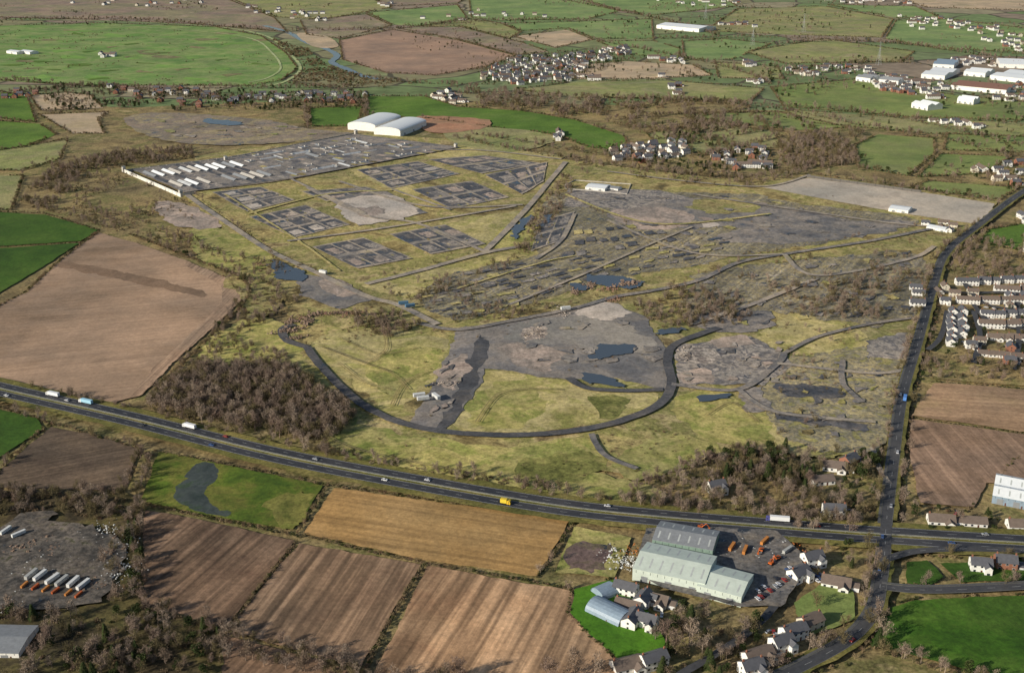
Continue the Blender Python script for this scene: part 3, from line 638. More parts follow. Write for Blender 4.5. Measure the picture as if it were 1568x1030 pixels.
# ---------------------------------------------------------------- vegetation masses
random.seed(21)
fill('woodland',[(240,602),(300,568),(420,562),(475,585),(545,640),(525,665),(480,682),(300,648),(228,622)],4.2,('bare',),.7,1.35)
fill('woodland',[(225,620),(300,648),(500,688),(700,728),(690,742),(480,702),(220,645)],5.5,('bare','bush'),.4,.95)
fill('scrub',[(330,520),(440,540),(470,590),(300,570)],6,('bush','bare'),.5,.9)
fill('scrub',[(700,722),(1000,775),(990,790),(700,742)],4,('bush','bare','hedge'),.5,1.0)
fill('roadside_wood',[(970,745),(1060,705),(1140,690),(1200,700),(1250,725),(1250,760),(1340,770),(1340,808),(1170,798),(1060,788),(940,770)],5.2,('bare','bare','bare','hedge','bush'),.5,1.1)
fill('roadside_wood',[(1080,700),(1240,690),(1340,700),(1345,730),(1240,760),(1140,750)],9,('ever','bare'),.6,1.2)
hedge([(960,772),(1060,786),(1170,796),(1340,806)],3,('bare',),.7,1.1,4,name='roadside_wood')
fill('left_wood',[(30,310),(90,250),(200,233),(290,226),(300,243),(190,255),(125,265),(105,300),(60,325)],6,('bare','bush'),.6,1.2,-.4)
fill('scrub',[(60,320),(200,310),(260,350),(340,380),(350,400),(250,375),(160,350)],6,('bare','bush','bush'),.4,.9,-.2)
fill('scrub',[(130,265),(190,262),(280,310),(300,340),(120,320),(100,300)],8,('bush','hedge','bare'),.4,.8,-.1)
fill('scrub',[(330,400),(420,385),(500,425),(450,470),(400,500),(330,530),(300,540),(360,470)],7,('bush','bush','bare'),.5,1,-.1)
hedge([(200,360),(290,395),(372,430),(376,462),(330,508),(225,612)],2.6,('hedge','bush'),.7,1.2,1.2,trees=.1,smooth=True)
hedge([(380,425),(425,440),(430,470),(380,500),(320,545),(250,600)],3.5,('bare','bush'),.5,.9,4)
fill('scrub',[(585,442),(700,422),(790,393),(830,300),(860,280),(880,290),(845,350),(810,400),(700,445),(640,462),(600,462)],6.5,('bush','bush','bare'),.5,.9,-.05)
fill('scrub',[(835,300),(862,268),(880,278),(850,330),(800,395),(785,385)],6.5,('bare','bush','bush'),.5,.8)
fill('scrub',[(660,470),(700,460),(860,470),(780,492),(700,500)],6,('bush','bare'),.5,.8,-.15)
fill('scrub',[(610,455),(760,425),(860,440),(800,480),(680,490)],8,('bush','bare'),.5,.8,-.02)
fill('scrub',[(540,485),(600,480),(650,500),(600,520),(550,510)],5,('bush','bare'),.6,1)
fill('scrub',[(960,458),(1030,440),(1130,452),(1165,480),(1130,500),(1020,505),(980,485)],5.5,('bush','bare'),.6,1,-.12)
fill('scrub',[(1100,420),(1280,385),(1430,395),(1425,490),(1300,490),(1180,445)],7,('bush','bare','bush'),.5,1,0)
fill('scrub',[(1170,440),(1390,440),(1380,510),(1200,480)],8,('bush','bare'),.5,1,-.02)
fill('scrub',[(1020,420),(1180,380),(1420,350),(1440,370),(1200,400),(1060,440)],8,('bush',),.4,.8,0)
fill('scrub',[(1170,500),(1400,500),(1380,690),(1190,680)],10,('bush','bare','hedge'),.4,.8,0)
fill('scrub',[(880,250),(1230,275),(1160,290),(900,275)],8,('bush','bare'),.5,.9,-.1)
fill('scrub',[(900,355),(1020,340),(1080,370),(950,395)],10,('bush',),.4,.8,0)
fill('scrub',[(880,610),(950,610),(960,635),(900,640)],5,('hedge','bush'),.3,.6,-.1)
fill('scrub',[(780,715),(900,705),(905,740),(800,740)],5,('hedge',),.3,.7,-.1)
fill('scrub',[(900,655),(1050,660),(1100,690),(1000,740),(920,700)],10,('hedge','bush'),.4,.8)
fill('site_scrub',[(300,240),(540,205),(860,245),(1240,268),(1530,310),(1420,440),(1350,690),(1000,730),(520,690),(400,400)],17,('bush','hedge','tuft','bush'),.25,.7,.03,.012)
fill('site_grass',[(300,540),(480,500),(1000,540),(1350,520),(1340,690),(1000,760),(520,690),(380,600)],8,('tuft',),.35,.8,-.05)
fill('scrub',[(440,475),(560,470),(640,490),(560,520),(470,540),(430,510)],7,('bush',),.4,.8,0)
for l in ([(300,300),(412,380),(560,450)],[(560,432),(742,384)],[(1050,425),(1200,384),(1420,345)],[(470,530),(430,510),(440,490),(540,480)],[(1030,440),(940,452),(870,470)],[(700,515),(640,505),(560,500)],[(865,300),(960,345)],[(1400,500),(1385,560),(1340,690)],[(530,690),(700,722),(960,772)]):
    hedge(l,6,('bush','bush','bare'),.35,.7,3,name='site_treeline',smooth=True,gap=.12)
fill('far_wood',[(1190,222),(1245,205),(1310,228),(1306,252),(1220,268),(1190,250)],7,('bare','bush'),.8,1.3)
fill('far_wood',[(870,152),(1050,150),(1150,165),(1180,196),(1000,214),(950,195),(880,172)],11,('bush','bush','bare'),.8,1.6,-.15)
fill('far_wood',[(690,132),(800,142),(900,152),(1000,162),(900,182),(800,172),(710,162)],9,('bush','bare'),.8,1.5,-.15)
fill('far_wood',[(1000,200),(1200,180),(1220,240),(1050,240)],12,('bush','bare'),.8,1.4,.0)
fill('far_wood',[(1180,185),(1330,200),(1300,225),(1200,215)],11,('bush','bare'),.8,1.4,-.05)
fill('village_trees',[(-40,142),(150,130),(320,142),(560,140),(560,168),(460,168),(300,172),(150,165),(90,175),(50,140)],10,('bare','ever','bush'),.5,1.0,-.25)
fill('village_trees',[(920,225),(960,210),(1060,205),(1180,235),(1200,270),(1060,265),(930,245)],10,('bare','ever','bush'),.5,1.0,-.25)
fill('village_trees',[(720,105),(780,85),(960,75),(970,90),(860,130),(740,130)],16,('bare','ever'),.5,.9)
fill('far_trees',[(0,-10),(1620,-10),(1620,140),(900,140),(500,40),(0,40)],38,('bare','bare','ever','bush'),.6,1.1,.18,.004)
fill('far_trees',[(1150,90),(1620,90),(1620,300),(1300,260),(1200,170)],24,('bare','bare','ever','bush'),.6,1.2,.08,.006)
fill('village_trees',[(1440,370),(1620,360),(1620,440),(1500,430),(1440,420)],7.5,('bare','bare','hedge'),.6,1.0,-.2)
fill('village_trees',[(1430,430),(1620,430),(1620,590),(1430,560)],13,('bare','ever','hedge'),.4,.8,-.1)
fill('village_trees',[(1410,545),(1620,555),(1620,590),(1425,580)],6,('bare','bush','hedge'),.5,.9)
hedge([(1340,800),(1352,730),(1366,640),(1385,560),(1412,470),(1440,390),(1500,342)],3.2,('bare','bare','bush'),.5,1.0,4,name='roadside_trees',smooth=True)
hedge([(1378,800),(1385,720),(1398,620),(1425,520),(1445,440)],4,('hedge','hedge','bush'),.5,.9,1.5,name='roadside_hedge',smooth=True,trees=.12)
hedge([(1240,1040),(1318,1000),(1360,935)],4,('hedge','bush'),.5,.9,1.2,name='roadside_hedge',trees=.12,smooth=True)
hedge([(1150,1045),(1230,1005),(1310,955),(1330,900),(1335,840)],4,('bare','bush'),.5,1,3,name='roadside_trees',smooth=True,trees=.2)
hedge([(1360,925),(1420,915),(1640,908)],3,('hedge',),.5,.8,.8,name='roadside_hedge'); hedge([(1385,898),(1480,898),(1640,890)],3,('hedge',),.5,.8,.8,name='roadside_hedge',trees=.1)
hedge([(1340,995),(1440,1025),(1560,1060)],2.6,('bush','hedge','bare'),.6,1,1.5,name='roadside_hedge',trees=.2)
hedge([(1200,815),(1340,830)],3,('bare','ever','bare'),.6,1,3,name='roadside_trees'); hedge([(1390,815),(1568,825),(1640,830)],4,('hedge','bare'),.5,.9,2.5,name='roadside_trees')
hedge([(1385,850),(1568,862)],4,('hedge','bush'),.5,.8,2,name='roadside_hedge',trees=.1)
fill('woodland_edge',[(-80,752),(180,752),(215,775),(212,800),(150,800),(60,785),(-60,800)],4.2,('bare','bush'),.5,1.1)
fill('woodland_edge',[(160,800),(215,790),(218,930),(335,965),(345,1040),(0,1050),(-100,1000),(-80,940),(150,945)],5,('bare','bare','bush','ever','hedge'),.5,1.2,-.35)
fill('woodland_edge',[(60,790),(180,800),(190,850),(120,850)],6,('bush','bare'),.4,.8,-.1)
fill('yard_weeds',[(0,810),(180,810),(190,850),(150,930),(-40,930)],8,('bush','tuft','hedge'),.25,.6,.1)
hedge([(215,775),(205,850),(215,930),(345,970),(555,1030)],3,('bare','bush'),.6,1.1,3,trees=.1)
hedge([(330,1000),(560,1045),(700,1050)],5,('bare',),.8,1.3,4)
hedge([(215,690),(190,752)],2.5,('bare','bush'),.5,1,2.5); hedge([(230,695),(210,775)],2.5,('bare','bush'),.5,1,2.5)
hedge([(75,650),(30,690),(-30,755)],3,('hedge','bush'),.6,1,1.5,trees=.05); hedge([(-120,588),(75,648),(215,688)],3,('bush','hedge'),.6,1,1.5,trees=.15)
hedge([(-100,585),(60,600),(200,628)],3,('bush','bare'),.5,.9,1.5,trees=.1)
hedge([(-100,385),(122,372),(150,356)],3,('hedge',),.5,.8,.8); hedge([(152,356),(95,397),(40,448),(-60,500)],3,('hedge','bush'),.6,1,1)
hedge([(-100,322),(70,328),(152,354)],4,('hedge','bush'),.6,1,1)
hedge([(500,745),(480,780),(458,815)],2.5,('hedge','bush'),.6,1,1); hedge([(215,772),(300,790),(455,822)],2.2,('hedge','bush'),.5,.9,.9)
hedge([(458,820),(640,862),(760,882),(875,903)],2.2,('hedge','bush'),.5,.8,.8,trees=.02); hedge([(648,868),(604,940),(560,1025)],2.2,('hedge','bush'),.5,.9,.9)
hedge([(455,830),(400,897),(348,965)],2.2,('hedge','bush'),.5,.9,.9); hedge([(876,802),(852,842),(824,884)],2.2,('hedge',),.5,.9,.8,trees=.04)
hedge([(500,744),(700,772),(876,798),(1000,815)],2.5,('hedge','bush'),.5,.9,1.2,trees=.04); hedge([(240,692),(400,722),(500,744)],3,('hedge','bush'),.5,.9,1.2)
hedge([(875,905),(870,940),(905,978),(955,1022)],2.5,('hedge',),.5,.8,.6); hedge([(880,905),(940,886)],2.5,('hedge',),.5,.8,.6)
fill('garden_trees',[(1000,960),(1060,920),(1140,960),(1200,1000),(1160,1045),(1010,1040)],7,('bare','ever','bush'),.6,1.2,-.3)
fill('garden_trees',[(1190,930),(1250,990),(1200,1030),(1100,1040),(1130,980)],10,('bare','ever','hedge'),.5,1.0)
fill('garden_trees',[(1230,830),(1330,840),(1330,920),(1280,900),(1225,890)],9,('bare','ever','hedge'),.5,.9)
fill('garden_trees',[(1250,690),(1340,700),(1335,800),(1250,790)],9,('bare','ever','hedge'),.5,.9)
fill('garden_trees',[(1395,775),(1540,790),(1600,810),(1400,820)],9,('bare','hedge','ever'),.4,.8)
hedge([(1390,775),(1480,784),(1560,700)],4,('hedge',),.5,.8,1)
hedge([(1395,640),(1560,664),(1640,672)],3,('hedge',),.4,.7,.8); hedge([(1425,585),(1500,590),(1640,602)],4,('hedge','bush'),.5,.8,1)
# ---------------------------------------------------------------- buildings
WH=smat('white_render',(.78,.76,.71),.7); CR=smat('cream_render',(.62,.56,.45),.7); BK=smat('brick_wall',(.28,.125,.08),.85); SL=smat('slate_roof',(.11,.11,.12),.55,.4); TI=smat('tile_roof',(.22,.12,.09),.8)
BT=smat('brown_tile_roof',(.17,.13,.105),.8); GL=smat('window_glass',(.03,.035,.045),.1,.6); DR=smat('door_paint',(.12,.05,.04),.5); CH=smat('chimney_pot',(.3,.13,.08),.8); FR=smat('window_frame',(.7,.7,.7),.5)
CONC=smat('concrete_wall',(.45,.42,.375),.85); MW=smat('white_metal_roof',(.78,.8,.8),.4,.4,.06); MGR=smat('grey_metal_roof',(.24,.25,.26),.5,.4); PGN=smat('pale_green_roof',(.56,.62,.54),.5,.4,.1,4); BLU=smat('blue_grey_metal',(.24,.31,.38),.45,.5); GWL=smat('green_cladding',(.2,.28,.23),.6)
HRF=smat('hut_roof_sheet',(.48,.49,.49),.6,.3,.3,5); RL=smat('rooflight_sheet',(.45,.47,.45),.4)
def windows(mb,w,d,h,st,step=3.2):
    n=max(2,int(w/step))
    for s,y in ((-1,-d/2),(1,d/2)):
        for f in range(st):
            z=1.0+f*2.7
            for i in range(n):
                x=-w/2+w*(i+.5)/n
                if f==0 and i==n//2:
                    mb.box(x-.5,x+.5,y-.05 if s<0 else y-.01,y+.01 if s<0 else y+.05,0,2.1,DR); continue
                mb.box(x-.75,x+.75,y-.04 if s<0 else y-.01,y+.01 if s<0 else y+.04,z-.1,z+1.3,FR)
                mb.box(x-.65,x+.65,y-.06 if s<0 else y,y if s<0 else y+.06,z,z+1.2,GL)
    for s in (-1,1):
        for f in range(st):
            z=1.0+f*2.7; x=s*w/2; mb.box(min(x,x+s*.05),max(x,x+s*.05),-.55,.55,z,z+1.2,GL)
def gable(mb,w,d,h,rh,wall,roof,x0=0,y0=0,ov=.4,sky=None):
    mb.ext([(y0-d/2,0),(y0+d/2,0),(y0+d/2,h),(y0,h+rh),(y0-d/2,h)],x0-w/2,x0+w/2,wall)
    t=.22; k=rh/(d/2)
    for s in (-1,1):
        pr=[(y0+s*(d/2+ov),h-k*ov+.03),(y0,h+rh+.03),(y0,h+rh+t),(y0+s*(d/2+ov),h-k*ov+t)]
        mb.ext(pr,x0-w/2-ov,x0+w/2+ov,roof)
def house(w,d,h,rh,wall,roof,st=2,wing=False,ch=2,garage=False):
    mb=MB(); gable(mb,w,d,h,rh,wall,roof); windows(mb,w,d,h,st)
    if wing:
        mb.ext([(w*.1,0),(w*.45,0),(w*.45,h*.9),(w*.275,h*.9+rh*.6),(w*.1,h*.9)],-d/2-2.8,-d/2+.2,wall,'y')
        for a,b_ in ((w*.1-.3,w*.275),(w*.45+.3,w*.275)):
            mb.ext([(a,h*.9-.15),(b_,h*.9+rh*.6+.05),(b_,h*.9+rh*.6+.25),(a,h*.9+.08)],-d/2-3.1,-d/2+1.5,roof,'y')
        mb.box(w*.2,w*.35,-d/2-2.86,-d/2-2.78,1,2.2,GL)
    if garage:
        gable(mb,4,6,2.5,1.2,wall,roof,w/2+2.5,0,.2)
        mb.box(w/2+1.3,w/2+3.7,-3.06,-2.99,.1,2.2,FR)
    for i in range(ch):
        x=(-w/2+.6) if i==0 else (w/2-.6)
        mb.box(x-.4,x+.4,-.35,.35,h+rh-.6,h+rh+1.1,wall if wall is BK else CH); mb.tube((x,0,h+rh+1.1),(x,0,h+rh+1.5),.13,.1,6,CH)
    return mb.mesh('house')
HM=[('white_house',house(11,8,5.2,2.8,WH,SL,2,True)),('white_house',house(13,8,5.2,2.6,WH,SL,2)),('white_house',house(15,9,3,3.0,WH,BT,1,True,1,True)),('cream_house',house(12,8,5,2.8,CR,BT,2)),
    ('brick_house',house(11,8.5,5.2,3,BK,SL,2,False,2,True)),('brick_house',house(10,8,5.2,2.8,BK,TI,2,True,1)),('white_bungalow',house(14,9,2.8,2.4,WH,BT,1,False,1)),('white_terrace_house',house(24,8,5.2,2.8,WH,BT,2,False,2))]
def hs(u,v,rot=None,k=None,s=1.0):
    nm,me=HM[random.randrange(len(HM)) if k is None else k]; x,y=S(u,v); HP.append((x,y))
    place(nm,me,x,y,.1,math.radians(rot if rot is not None else U(-40,40)),s)
HP=[]
FARK=(0,0,1,1,2,3,4,7)
def cluster(poly,n,ang=0,s=1.0,ks=FARK,mind=16):
    xs=[p[0] for p in poly]; ys=[p[1] for p in poly]; pl=[]; t=0
    while len(pl)<n and t<n*60:
        t+=1; u=U(min(xs),max(xs)); v=U(min(ys),max(ys))
        if not inpoly(u,v,poly): continue
        w=S(u,v)
        if any(math.dist(w,q)<mind for q in pl): continue
        if w[1]<1500 and any(math.dist(w,q)<15 for q in HP): continue
        pl.append(w); hs(u,v,ang+random.choice((0,0,90))+U(-8,8),random.choice(ks) if ks else None,s)
random.seed(9)
cluster([(735,122),(745,108),(790,90),(860,86),(960,73),(968,84),(900,100),(870,124),(800,131)],140,20,1.15)
cluster([(640,138),(690,140),(715,158),(690,160)],12,-20,1.15)
cluster([(150,132),(340,140),(560,145),(555,160),(400,158),(300,165),(180,148)],52,5,1.1,(0,1,4,5,1,4,3))
cluster([(0,140),(60,138),(60,150),(0,152)],7,5,1.1,(4,5))
cluster([(935,232),(1000,222),(1040,215),(1060,235),(1000,250),(940,248)],30,25,1.1)
cluster([(1070,235),(1170,225),(1180,262),(1100,262)],20,-10,1.1)
cluster([(1200,105),(1330,100),(1330,112),(1210,118)],22,0,1.15); cluster([(1330,112),(1450,130),(1440,155),(1340,140)],46,0,1.15)
cluster([(1370,25),(1460,30),(1568,48),(1568,60),(1400,45)],34,0,1.2); cluster([(1000,0),(1120,0),(1150,10),(1010,8)],14,0,1.2)
cluster([(370,8),(510,22),(500,34),(380,22)],22,0,1.2); cluster([(0,0),(300,0),(340,15),(100,8)],14,0,1.2); cluster([(1250,0),(1400,0),(1400,10),(1270,8)],14,0,1.2)
cluster([(140,84),(175,84),(170,92),(145,92)],4,0,1.2); cluster([(1095,38),(1150,36),(1160,44)],8,0,1.2); cluster([(560,5),(600,5),(595,15)],6,0,1.2)
cluster([(1000,88),(1050,92),(1045,100),(1000,96)],7,0,1.2); cluster([(845,205),(870,205),(870,218),(850,218)],4,0,1.1); cluster([(880,115),(920,118),(915,126)],5,0,1.2)
cluster([(1125,94),(1165,98),(1150,104)],5,0,1.2); cluster([(1490,262),(1568,250),(1568,285),(1510,280)],10,0,1.1); cluster([(1420,185),(1500,190),(1500,200)],7,0,1.1);cluster([(1140,122),(1180,125),(1160,132)],4,0,1.2);cluster([(1500,60),(1568,62),(1568,80),(1500,75)],10,0,1.2)
cluster([(640,15),(900,20),(900,40),(640,35)],12,0,1.2); cluster([(1000,108),(1040,108),(1040,145),(1000,140)],6,0,1.2)
cluster([(1440,88),(1568,92),(1568,104),(1450,100)],24,0,1.2); cluster([(1560,130),(1620,140),(1568,160),(1500,150)],14,0,1.1)
for (u1,v1,u2,v2,n,a,k) in [(1462,437,1600,430,8,-8,1),(1470,463,1600,466,5,-8,7),(1457,478,1455,532,6,80,0),(1476,475,1470,520,4,80,1),(1505,486,1600,482,6,-8,1),(1515,520,1610,522,6,-10,2),(1530,450,1610,444,4,-8,7),(1500,543,1600,552,6,-10,6),(1400,440,1405,458,2,-15,1),(1505,502,1600,500,4,-8,7)]:
    for i in range(n):
        t=(i+.5)/n; hs(u1+(u2-u1)*t+U(-2,2),v1+(v2-v1)*t+U(-1,1),a+U(-6,6),k,U(.9,1.02))
cluster([(1430,440),(1600,430),(1600,560),(1500,560)],14,-8,.9,(0,3,4,6),15)
cluster([(1555,305),(1620,300),(1620,420),(1560,400)],12,0,1.1)
cluster([(1415,345),(1450,342),(1480,352),(1450,358)],5,-15,.9)
for u,v,r,k in [(1096,752,20,0),(1278,718,-15,2),(1258,738,10,6),(1276,788,-5,1),(1300,712,40,4),(1222,886,35,0),(1243,862,20,0),(1280,896,-20,2),(1214,975,25,1),(1196,992,25,0),(1160,1008,25,2),(1240,960,30,3),
    (1440,800,-8,2),(1490,802,-8,6),(1404,470,-10,1),(1500,872,-10,0),(1538,868,-10,4),(1000,1018,25,1),(960,1022,20,2),(1562,808,-5,2),(1150,1030,20,0)]: hs(u,v,r,k,1.1)
for u,v,r,k in [(958,908,-25,1),(985,925,60,0),(1003,922,-25,2),(962,930,-25,6),(990,958,-25,0),(968,955,62,1)]: hs(u,v,r,k,1.05)
def shed(name,a,b,depth,h,rh,wall,roof,curved=False,sky=0,doors=2,bays=1):
    A=S(*a);B=S(*b); w=math.dist(A,B); ang=math.atan2(B[1]-A[1],B[0]-A[0]); mb=MB()
    for k in range(bays):
        d=depth/bays; y0=k*d+d/2
        if curved:
            pr=[(y0-d/2,0),(y0+d/2,0)]+[(y0+d/2*math.cos(t),h+rh*math.sin(t)) for t in [math.pi*i/10 for i in range(11)]]
            mb.ext(pr,-w/2,w/2,wall)
            o=[(y0+(d/2+.1)*math.cos(math.pi*i/10),h+(rh+.12)*math.sin(math.pi*i/10)) for i in range(11)]
            i2=[(y0+(d/2)*math.cos(math.pi*i/10),h+(rh+.02)*math.sin(math.pi*i/10)) for i in range(10,-1,-1)]
            mb.ext(o+i2,-w/2-.3,w/2+.3,roof)
        else:
            gable(mb,w,d-.02,h,rh,wall,roof,0,y0,.15)
            n=int(w/6)
            kk=rh/(d/2)
            for i in range(sky and n):
                x=-w/2+w*(i+.5)/n
                for s in (-1,1):
                    ya,yb=y0+s*d*.14,y0+s*d*.4
                    za,zb=h+rh-kk*abs(ya-y0)+.24,h+rh-kk*abs(yb-y0)+.24
                    vs=[(x-.5,ya,za),(x+.5,ya,za),(x+.5,yb,zb),(x-.5,yb,zb)]
                    mb.add(vs,[(0,1,2,3)],RL)
    for i in range(doors):
        x=-w/2+w*(i+.5)/doors; mb.box(x-2,x+2,-.08,-.005,0,min(4.2,h*.7),MGR); mb.box(x+3,x+3.9,-.06,-.005,0,2.1,DR)
    n=int(w/4)
    for i in range(n): 
        x=-w/2+w*(i+.5)/n; mb.box(x-.1,x+.1,-.05,-.004,h*.72,h*.95,GL)
    place(name,mb.mesh(name),(A[0]+B[0])/2,(A[1]+B[1])/2,.1,ang)
    c,s_=math.cos(ang),math.sin(ang)
    for i in range(int(w/6)+1):
        for j in range(int(depth/6)+1):
            xx=-w/2+i*6; yy=j*6; HP.append(((A[0]+B[0])/2+xx*c-yy*s_,(A[1]+B[1])/2+xx*s_+yy*c))
shed('warehouse',(998,843),(1090,860),24,8,2.5,GWL,MGR,sky=1)
shed('warehouse',(968,888),(1078,912),32,8,3,PGN,PGN,sky=1,doors=3)
shed('warehouse',(1066,912),(1134,930),26,7,2.5,PGN,PGN,sky=1)
shed('arched_barn',(896,938),(946,962),15,1.5,5,BLU,BLU,True,doors=1)
shed('arched_barn',(925,922),(948,912),12,1.5,4,BLU,BLU,True,doors=1)
shed('distribution_warehouse',(575,202),(614,187),54,10,5,WH,MW,True,doors=3); shed('distribution_warehouse',(613,210),(653,194),50,10,5,WH,MW,True,doors=3)
shed('distribution_warehouse',(1005,44),(1070,50),90,10,5,WH,MW,doors=4)
for a,b,dp,rf in [((1410,120),(1446,123),130,MW),((1428,104),(1460,106),90,BLU),((1455,137),(1540,145),70,TI),((1515,122),(1568,128),130,MW),((1530,104),(1580,106),100,MW),((1395,165),(1420,170),40,MW),((1345,128),(1375,131),30,MGR),((1475,116),(1508,119),70,MW),((1310,124),(1332,127),40,MGR),((1465,158),(1490,161),30,MW)]:
    shed('industrial_unit',a,b,dp,9,4,WH,rf,doors=3,bays=2)
shed('barn',(1518,770),(1568,780),34,6,3,BLU,MW,sky=1,bays=2)
shed('farm_shed',(-60,1008),(30,1010),25,4,1.5,WH,MGR); shed('farm_shed',(1270,900),(1296,904),10,3,1.5,WH,SL,doors=1)
shed('office_building',(1360,325),(1390,329),22,5,1.5,WH,MW,doors=2)
shed('depot_building',(1418,352),(1450,358),14,4,1.5,WH,MW,doors=2)
for u,v in [(30,82),(10,82)]: shed('grandstand_building',(u,v),(u+16,v+2),25,6,2,WH,MW,doors=1)
hutm=[]
for rf in (HRF,CONC,MGR,MW): 
    mb=MB(); gable(mb,34,8,3,1.8,CONC,rf,0,0,.3); windows(mb,34,8,3,1); hutm.append(mb.mesh('hut'))
mb=MB(); gable(mb,14,8,3,1.8,CONC,MGR,0,0,.3); windows(mb,14,8,3,1); mb.box(3,5,-2,0,3,7,CONC); hs_=mb.mesh('hut_small')
mb=MB(); mb.box(-8,8,-6,6,0,4.5,CONC); mb.box(-7.5,7.5,-5.5,5.5,4.5,4.6,MGR); mb.box(-5,-1,-6.05,-5.99,.1,3,MGR); mb.box(2,5,-1,2,4.6,6.4,CONC); flat=mb.mesh('flat_block')
qa=SS([(203,264),(350,247),(440,278),(285,296)]); dirw=math.atan2(S(277,298)[1]-S(190,262)[1],S(277,298)[0]-S(190,262)[0])
qb=SS([(358,244),(548,212),(700,230),(450,272)]); a2=math.atan2(S(445,275)[1]-S(345,243)[1],S(445,275)[0]-S(345,243)[0])
hard([(200,262),(345,244),(545,208),(705,228),(450,276),(282,298)],OLD,1)
gridp('foundation_remains',[(200,262),(345,244),(450,276),(282,298)],10,3,[PADD,PADD,PAD],.6,.9,.4,.9,.9)
gridp('foundation_remains',[(345,244),(545,210),(705,230),(450,276)],20,7,[PALE,PADD,PINK,ROUGH,PAD,STRAW],.6,.6,.6,.7)
for i in range(11):
    for j in range(2):
        if R()<.92: 
            x,y=bil(qa,(i+.6)/11,(j+.5)/2.1); place('barrack_hut',random.choice(hutm[:1]+hutm[1:3]+hutm[:1]+hutm[3:]*2),x+U(-2,2),y+U(-2,2),.1,dirw,(1.15,.9,1.1))
for i in range(17):
    for j in range(6):
        if R()<.38:
            x,y=bil(qb,(i+.5)/17,(j+.5)/6); place(*random.choice([('barrack_hut',hutm[0]),('barrack_hut',hutm[2]),('store_hut',hs_),('store_hut',hs_),('flat_roofed_block',flat)]),x+U(-3,3),y+U(-3,3),.1,a2+random.choice((0,math.pi/2)),U(.7,1.0))
def wall(name,pts,h,t,mat):
    mb=MB(); p=SS(pts)
    for a,b_ in zip(p,p[1:]):
        L_=math.dist(a,b_); dx,dy=(b_[0]-a[0])/L_,(b_[1]-a[1])/L_; nx,ny=-dy*t/2,dx*t/2
        k=max(1,int(L_/12))
        for i in range(k):
            s0,s1=L_*i/k,L_*(i+.93)/k
            vs=[]
            for z in (0,h):
                for s,g_ in ((s0,1),(s1,1),(s1,-1),(s0,-1)): vs.append((a[0]+dx*s+nx*g_,a[1]+dy*s+ny*g_,z))
            mb.add(vs,[(0,1,2,3),(7,6,5,4),(0,4,5,1),(1,5,6,2),(2,6,7,3),(3,7,4,0)],mat)
            q=L_*(i+.965)/k; x,y=a[0]+dx*q,a[1]+dy*q; mb.box(x-t*.9,x+t*.9,y-t*.9,y+t*.9,0,h+.4,mat)
    place(name,mb.mesh(name))
wall('perimeter_wall',[(190,264),(277,302)],5,.6,smat('weathered_white_wall',(.66,.64,.58),.8,.2,.25,6)); wall('perimeter_wall',[(277,302),(300,299)],5,.6,CONC); wall('perimeter_wall',[(190,264),(345,246),(545,206)],4,.6,CONC)
wall('perimeter_wall',[(1235,273),(1410,297)],5,.6,smat('dark_concrete',(.12,.11,.1))); 
mb=MB(); mb.box(-3,3,-3,3,0,9,CONC); mb.box(-3.4,3.4,-3.4,3.4,9,9.4,CONC); mb.box(-2.6,2.6,-2.6,2.6,9.4,11.5,WH); mb.box(-3.2,3.2,-3.2,3.2,11.5,11.8,MGR)
for s in (-1,1): mb.box(-2,2,s*2.62-.03,s*2.62+.03,9.9,11,GL)
tw=mb.mesh('watch_tower')
for u,v in [(346,248),(190,264),(277,300),(698,228),(545,207)]: x,y=S(u,v); place('watch_tower',tw,x,y,.1,dirw,.75)
wall('boundary_wall',[(866,285),(880,278),(966,284),(960,299),(866,291),(866,285)],2.6,.4,CONC)
shed('depot_building',(896,292),(926,295),26,5,1.6,WH,MW,doors=2); shed('depot_building',(930,292),(946,294),14,4,1.6,WH,MGR,doors=1)
# ---------------------------------------------------------------- vehicles and machines
TY=smat('tyre_rubber',(.02,.02,.02),.9)
def wheels(mb,xs,w,r=.35):
    for x in xs:
        for s in (-1,1): mb.tube((x,s*(w/2-.22),r),(x,s*w/2+.01*s,r),r,r,10,TY)
def car(col):
    P=smat('car_paint_'+str(col),col,.3,.5,.03); mb=MB()
    mb.ext([(-2.1,.35),(2.1,.35),(2.15,.75),(1.95,.9),(1.1,1.0),(-1.9,1.0),(-2.12,.8)],-.86,.86,P,'y')
    mb.ext([(1.05,1.0),(.45,1.42),(-1.3,1.42),(-1.85,1.0)],-.76,.76,GL,'y'); mb.ext([(.42,1.42),(.3,1.47),(-1.2,1.47),(-1.32,1.42)],-.72,.72,P,'y')
    mb.box(2.1,2.17,-.7,-.4,.6,.75,FR); mb.box(2.1,2.17,.4,.7,.6,.75,FR); wheels(mb,(-1.3,1.3),1.74); return mb.mesh('car')
def lorry(col,cab,L_=11):
    P=smat('lorry_body_'+str(col),col,.4,.4,.04); C=smat('lorry_cab_'+str(cab),cab,.3,.5,.03); mb=MB()
    mb.box(-L_/2,L_/2-2.6,-1.25,1.25,1.1,3.9,P); mb.box(-L_/2,L_/2,-.6,.6,.7,1.08,TY)
    mb.ext([(L_/2-2.4,.6),(L_/2,.6),(L_/2,1.7),(L_/2-.25,2.9),(L_/2-1,3.2),(L_/2-2.4,3.2)],-1.2,1.2,C,'y')
    mb.box(L_/2-.12,L_/2+.03,-1.05,1.05,1.8,2.6,GL); mb.box(L_/2-1.5,L_/2-.6,-1.22,1.22,1.8,2.5,GL)
    wheels(mb,(-L_/2+1.2,-L_/2+2.4,L_/2-1.2),2.5,.5); return mb.mesh('lorry')
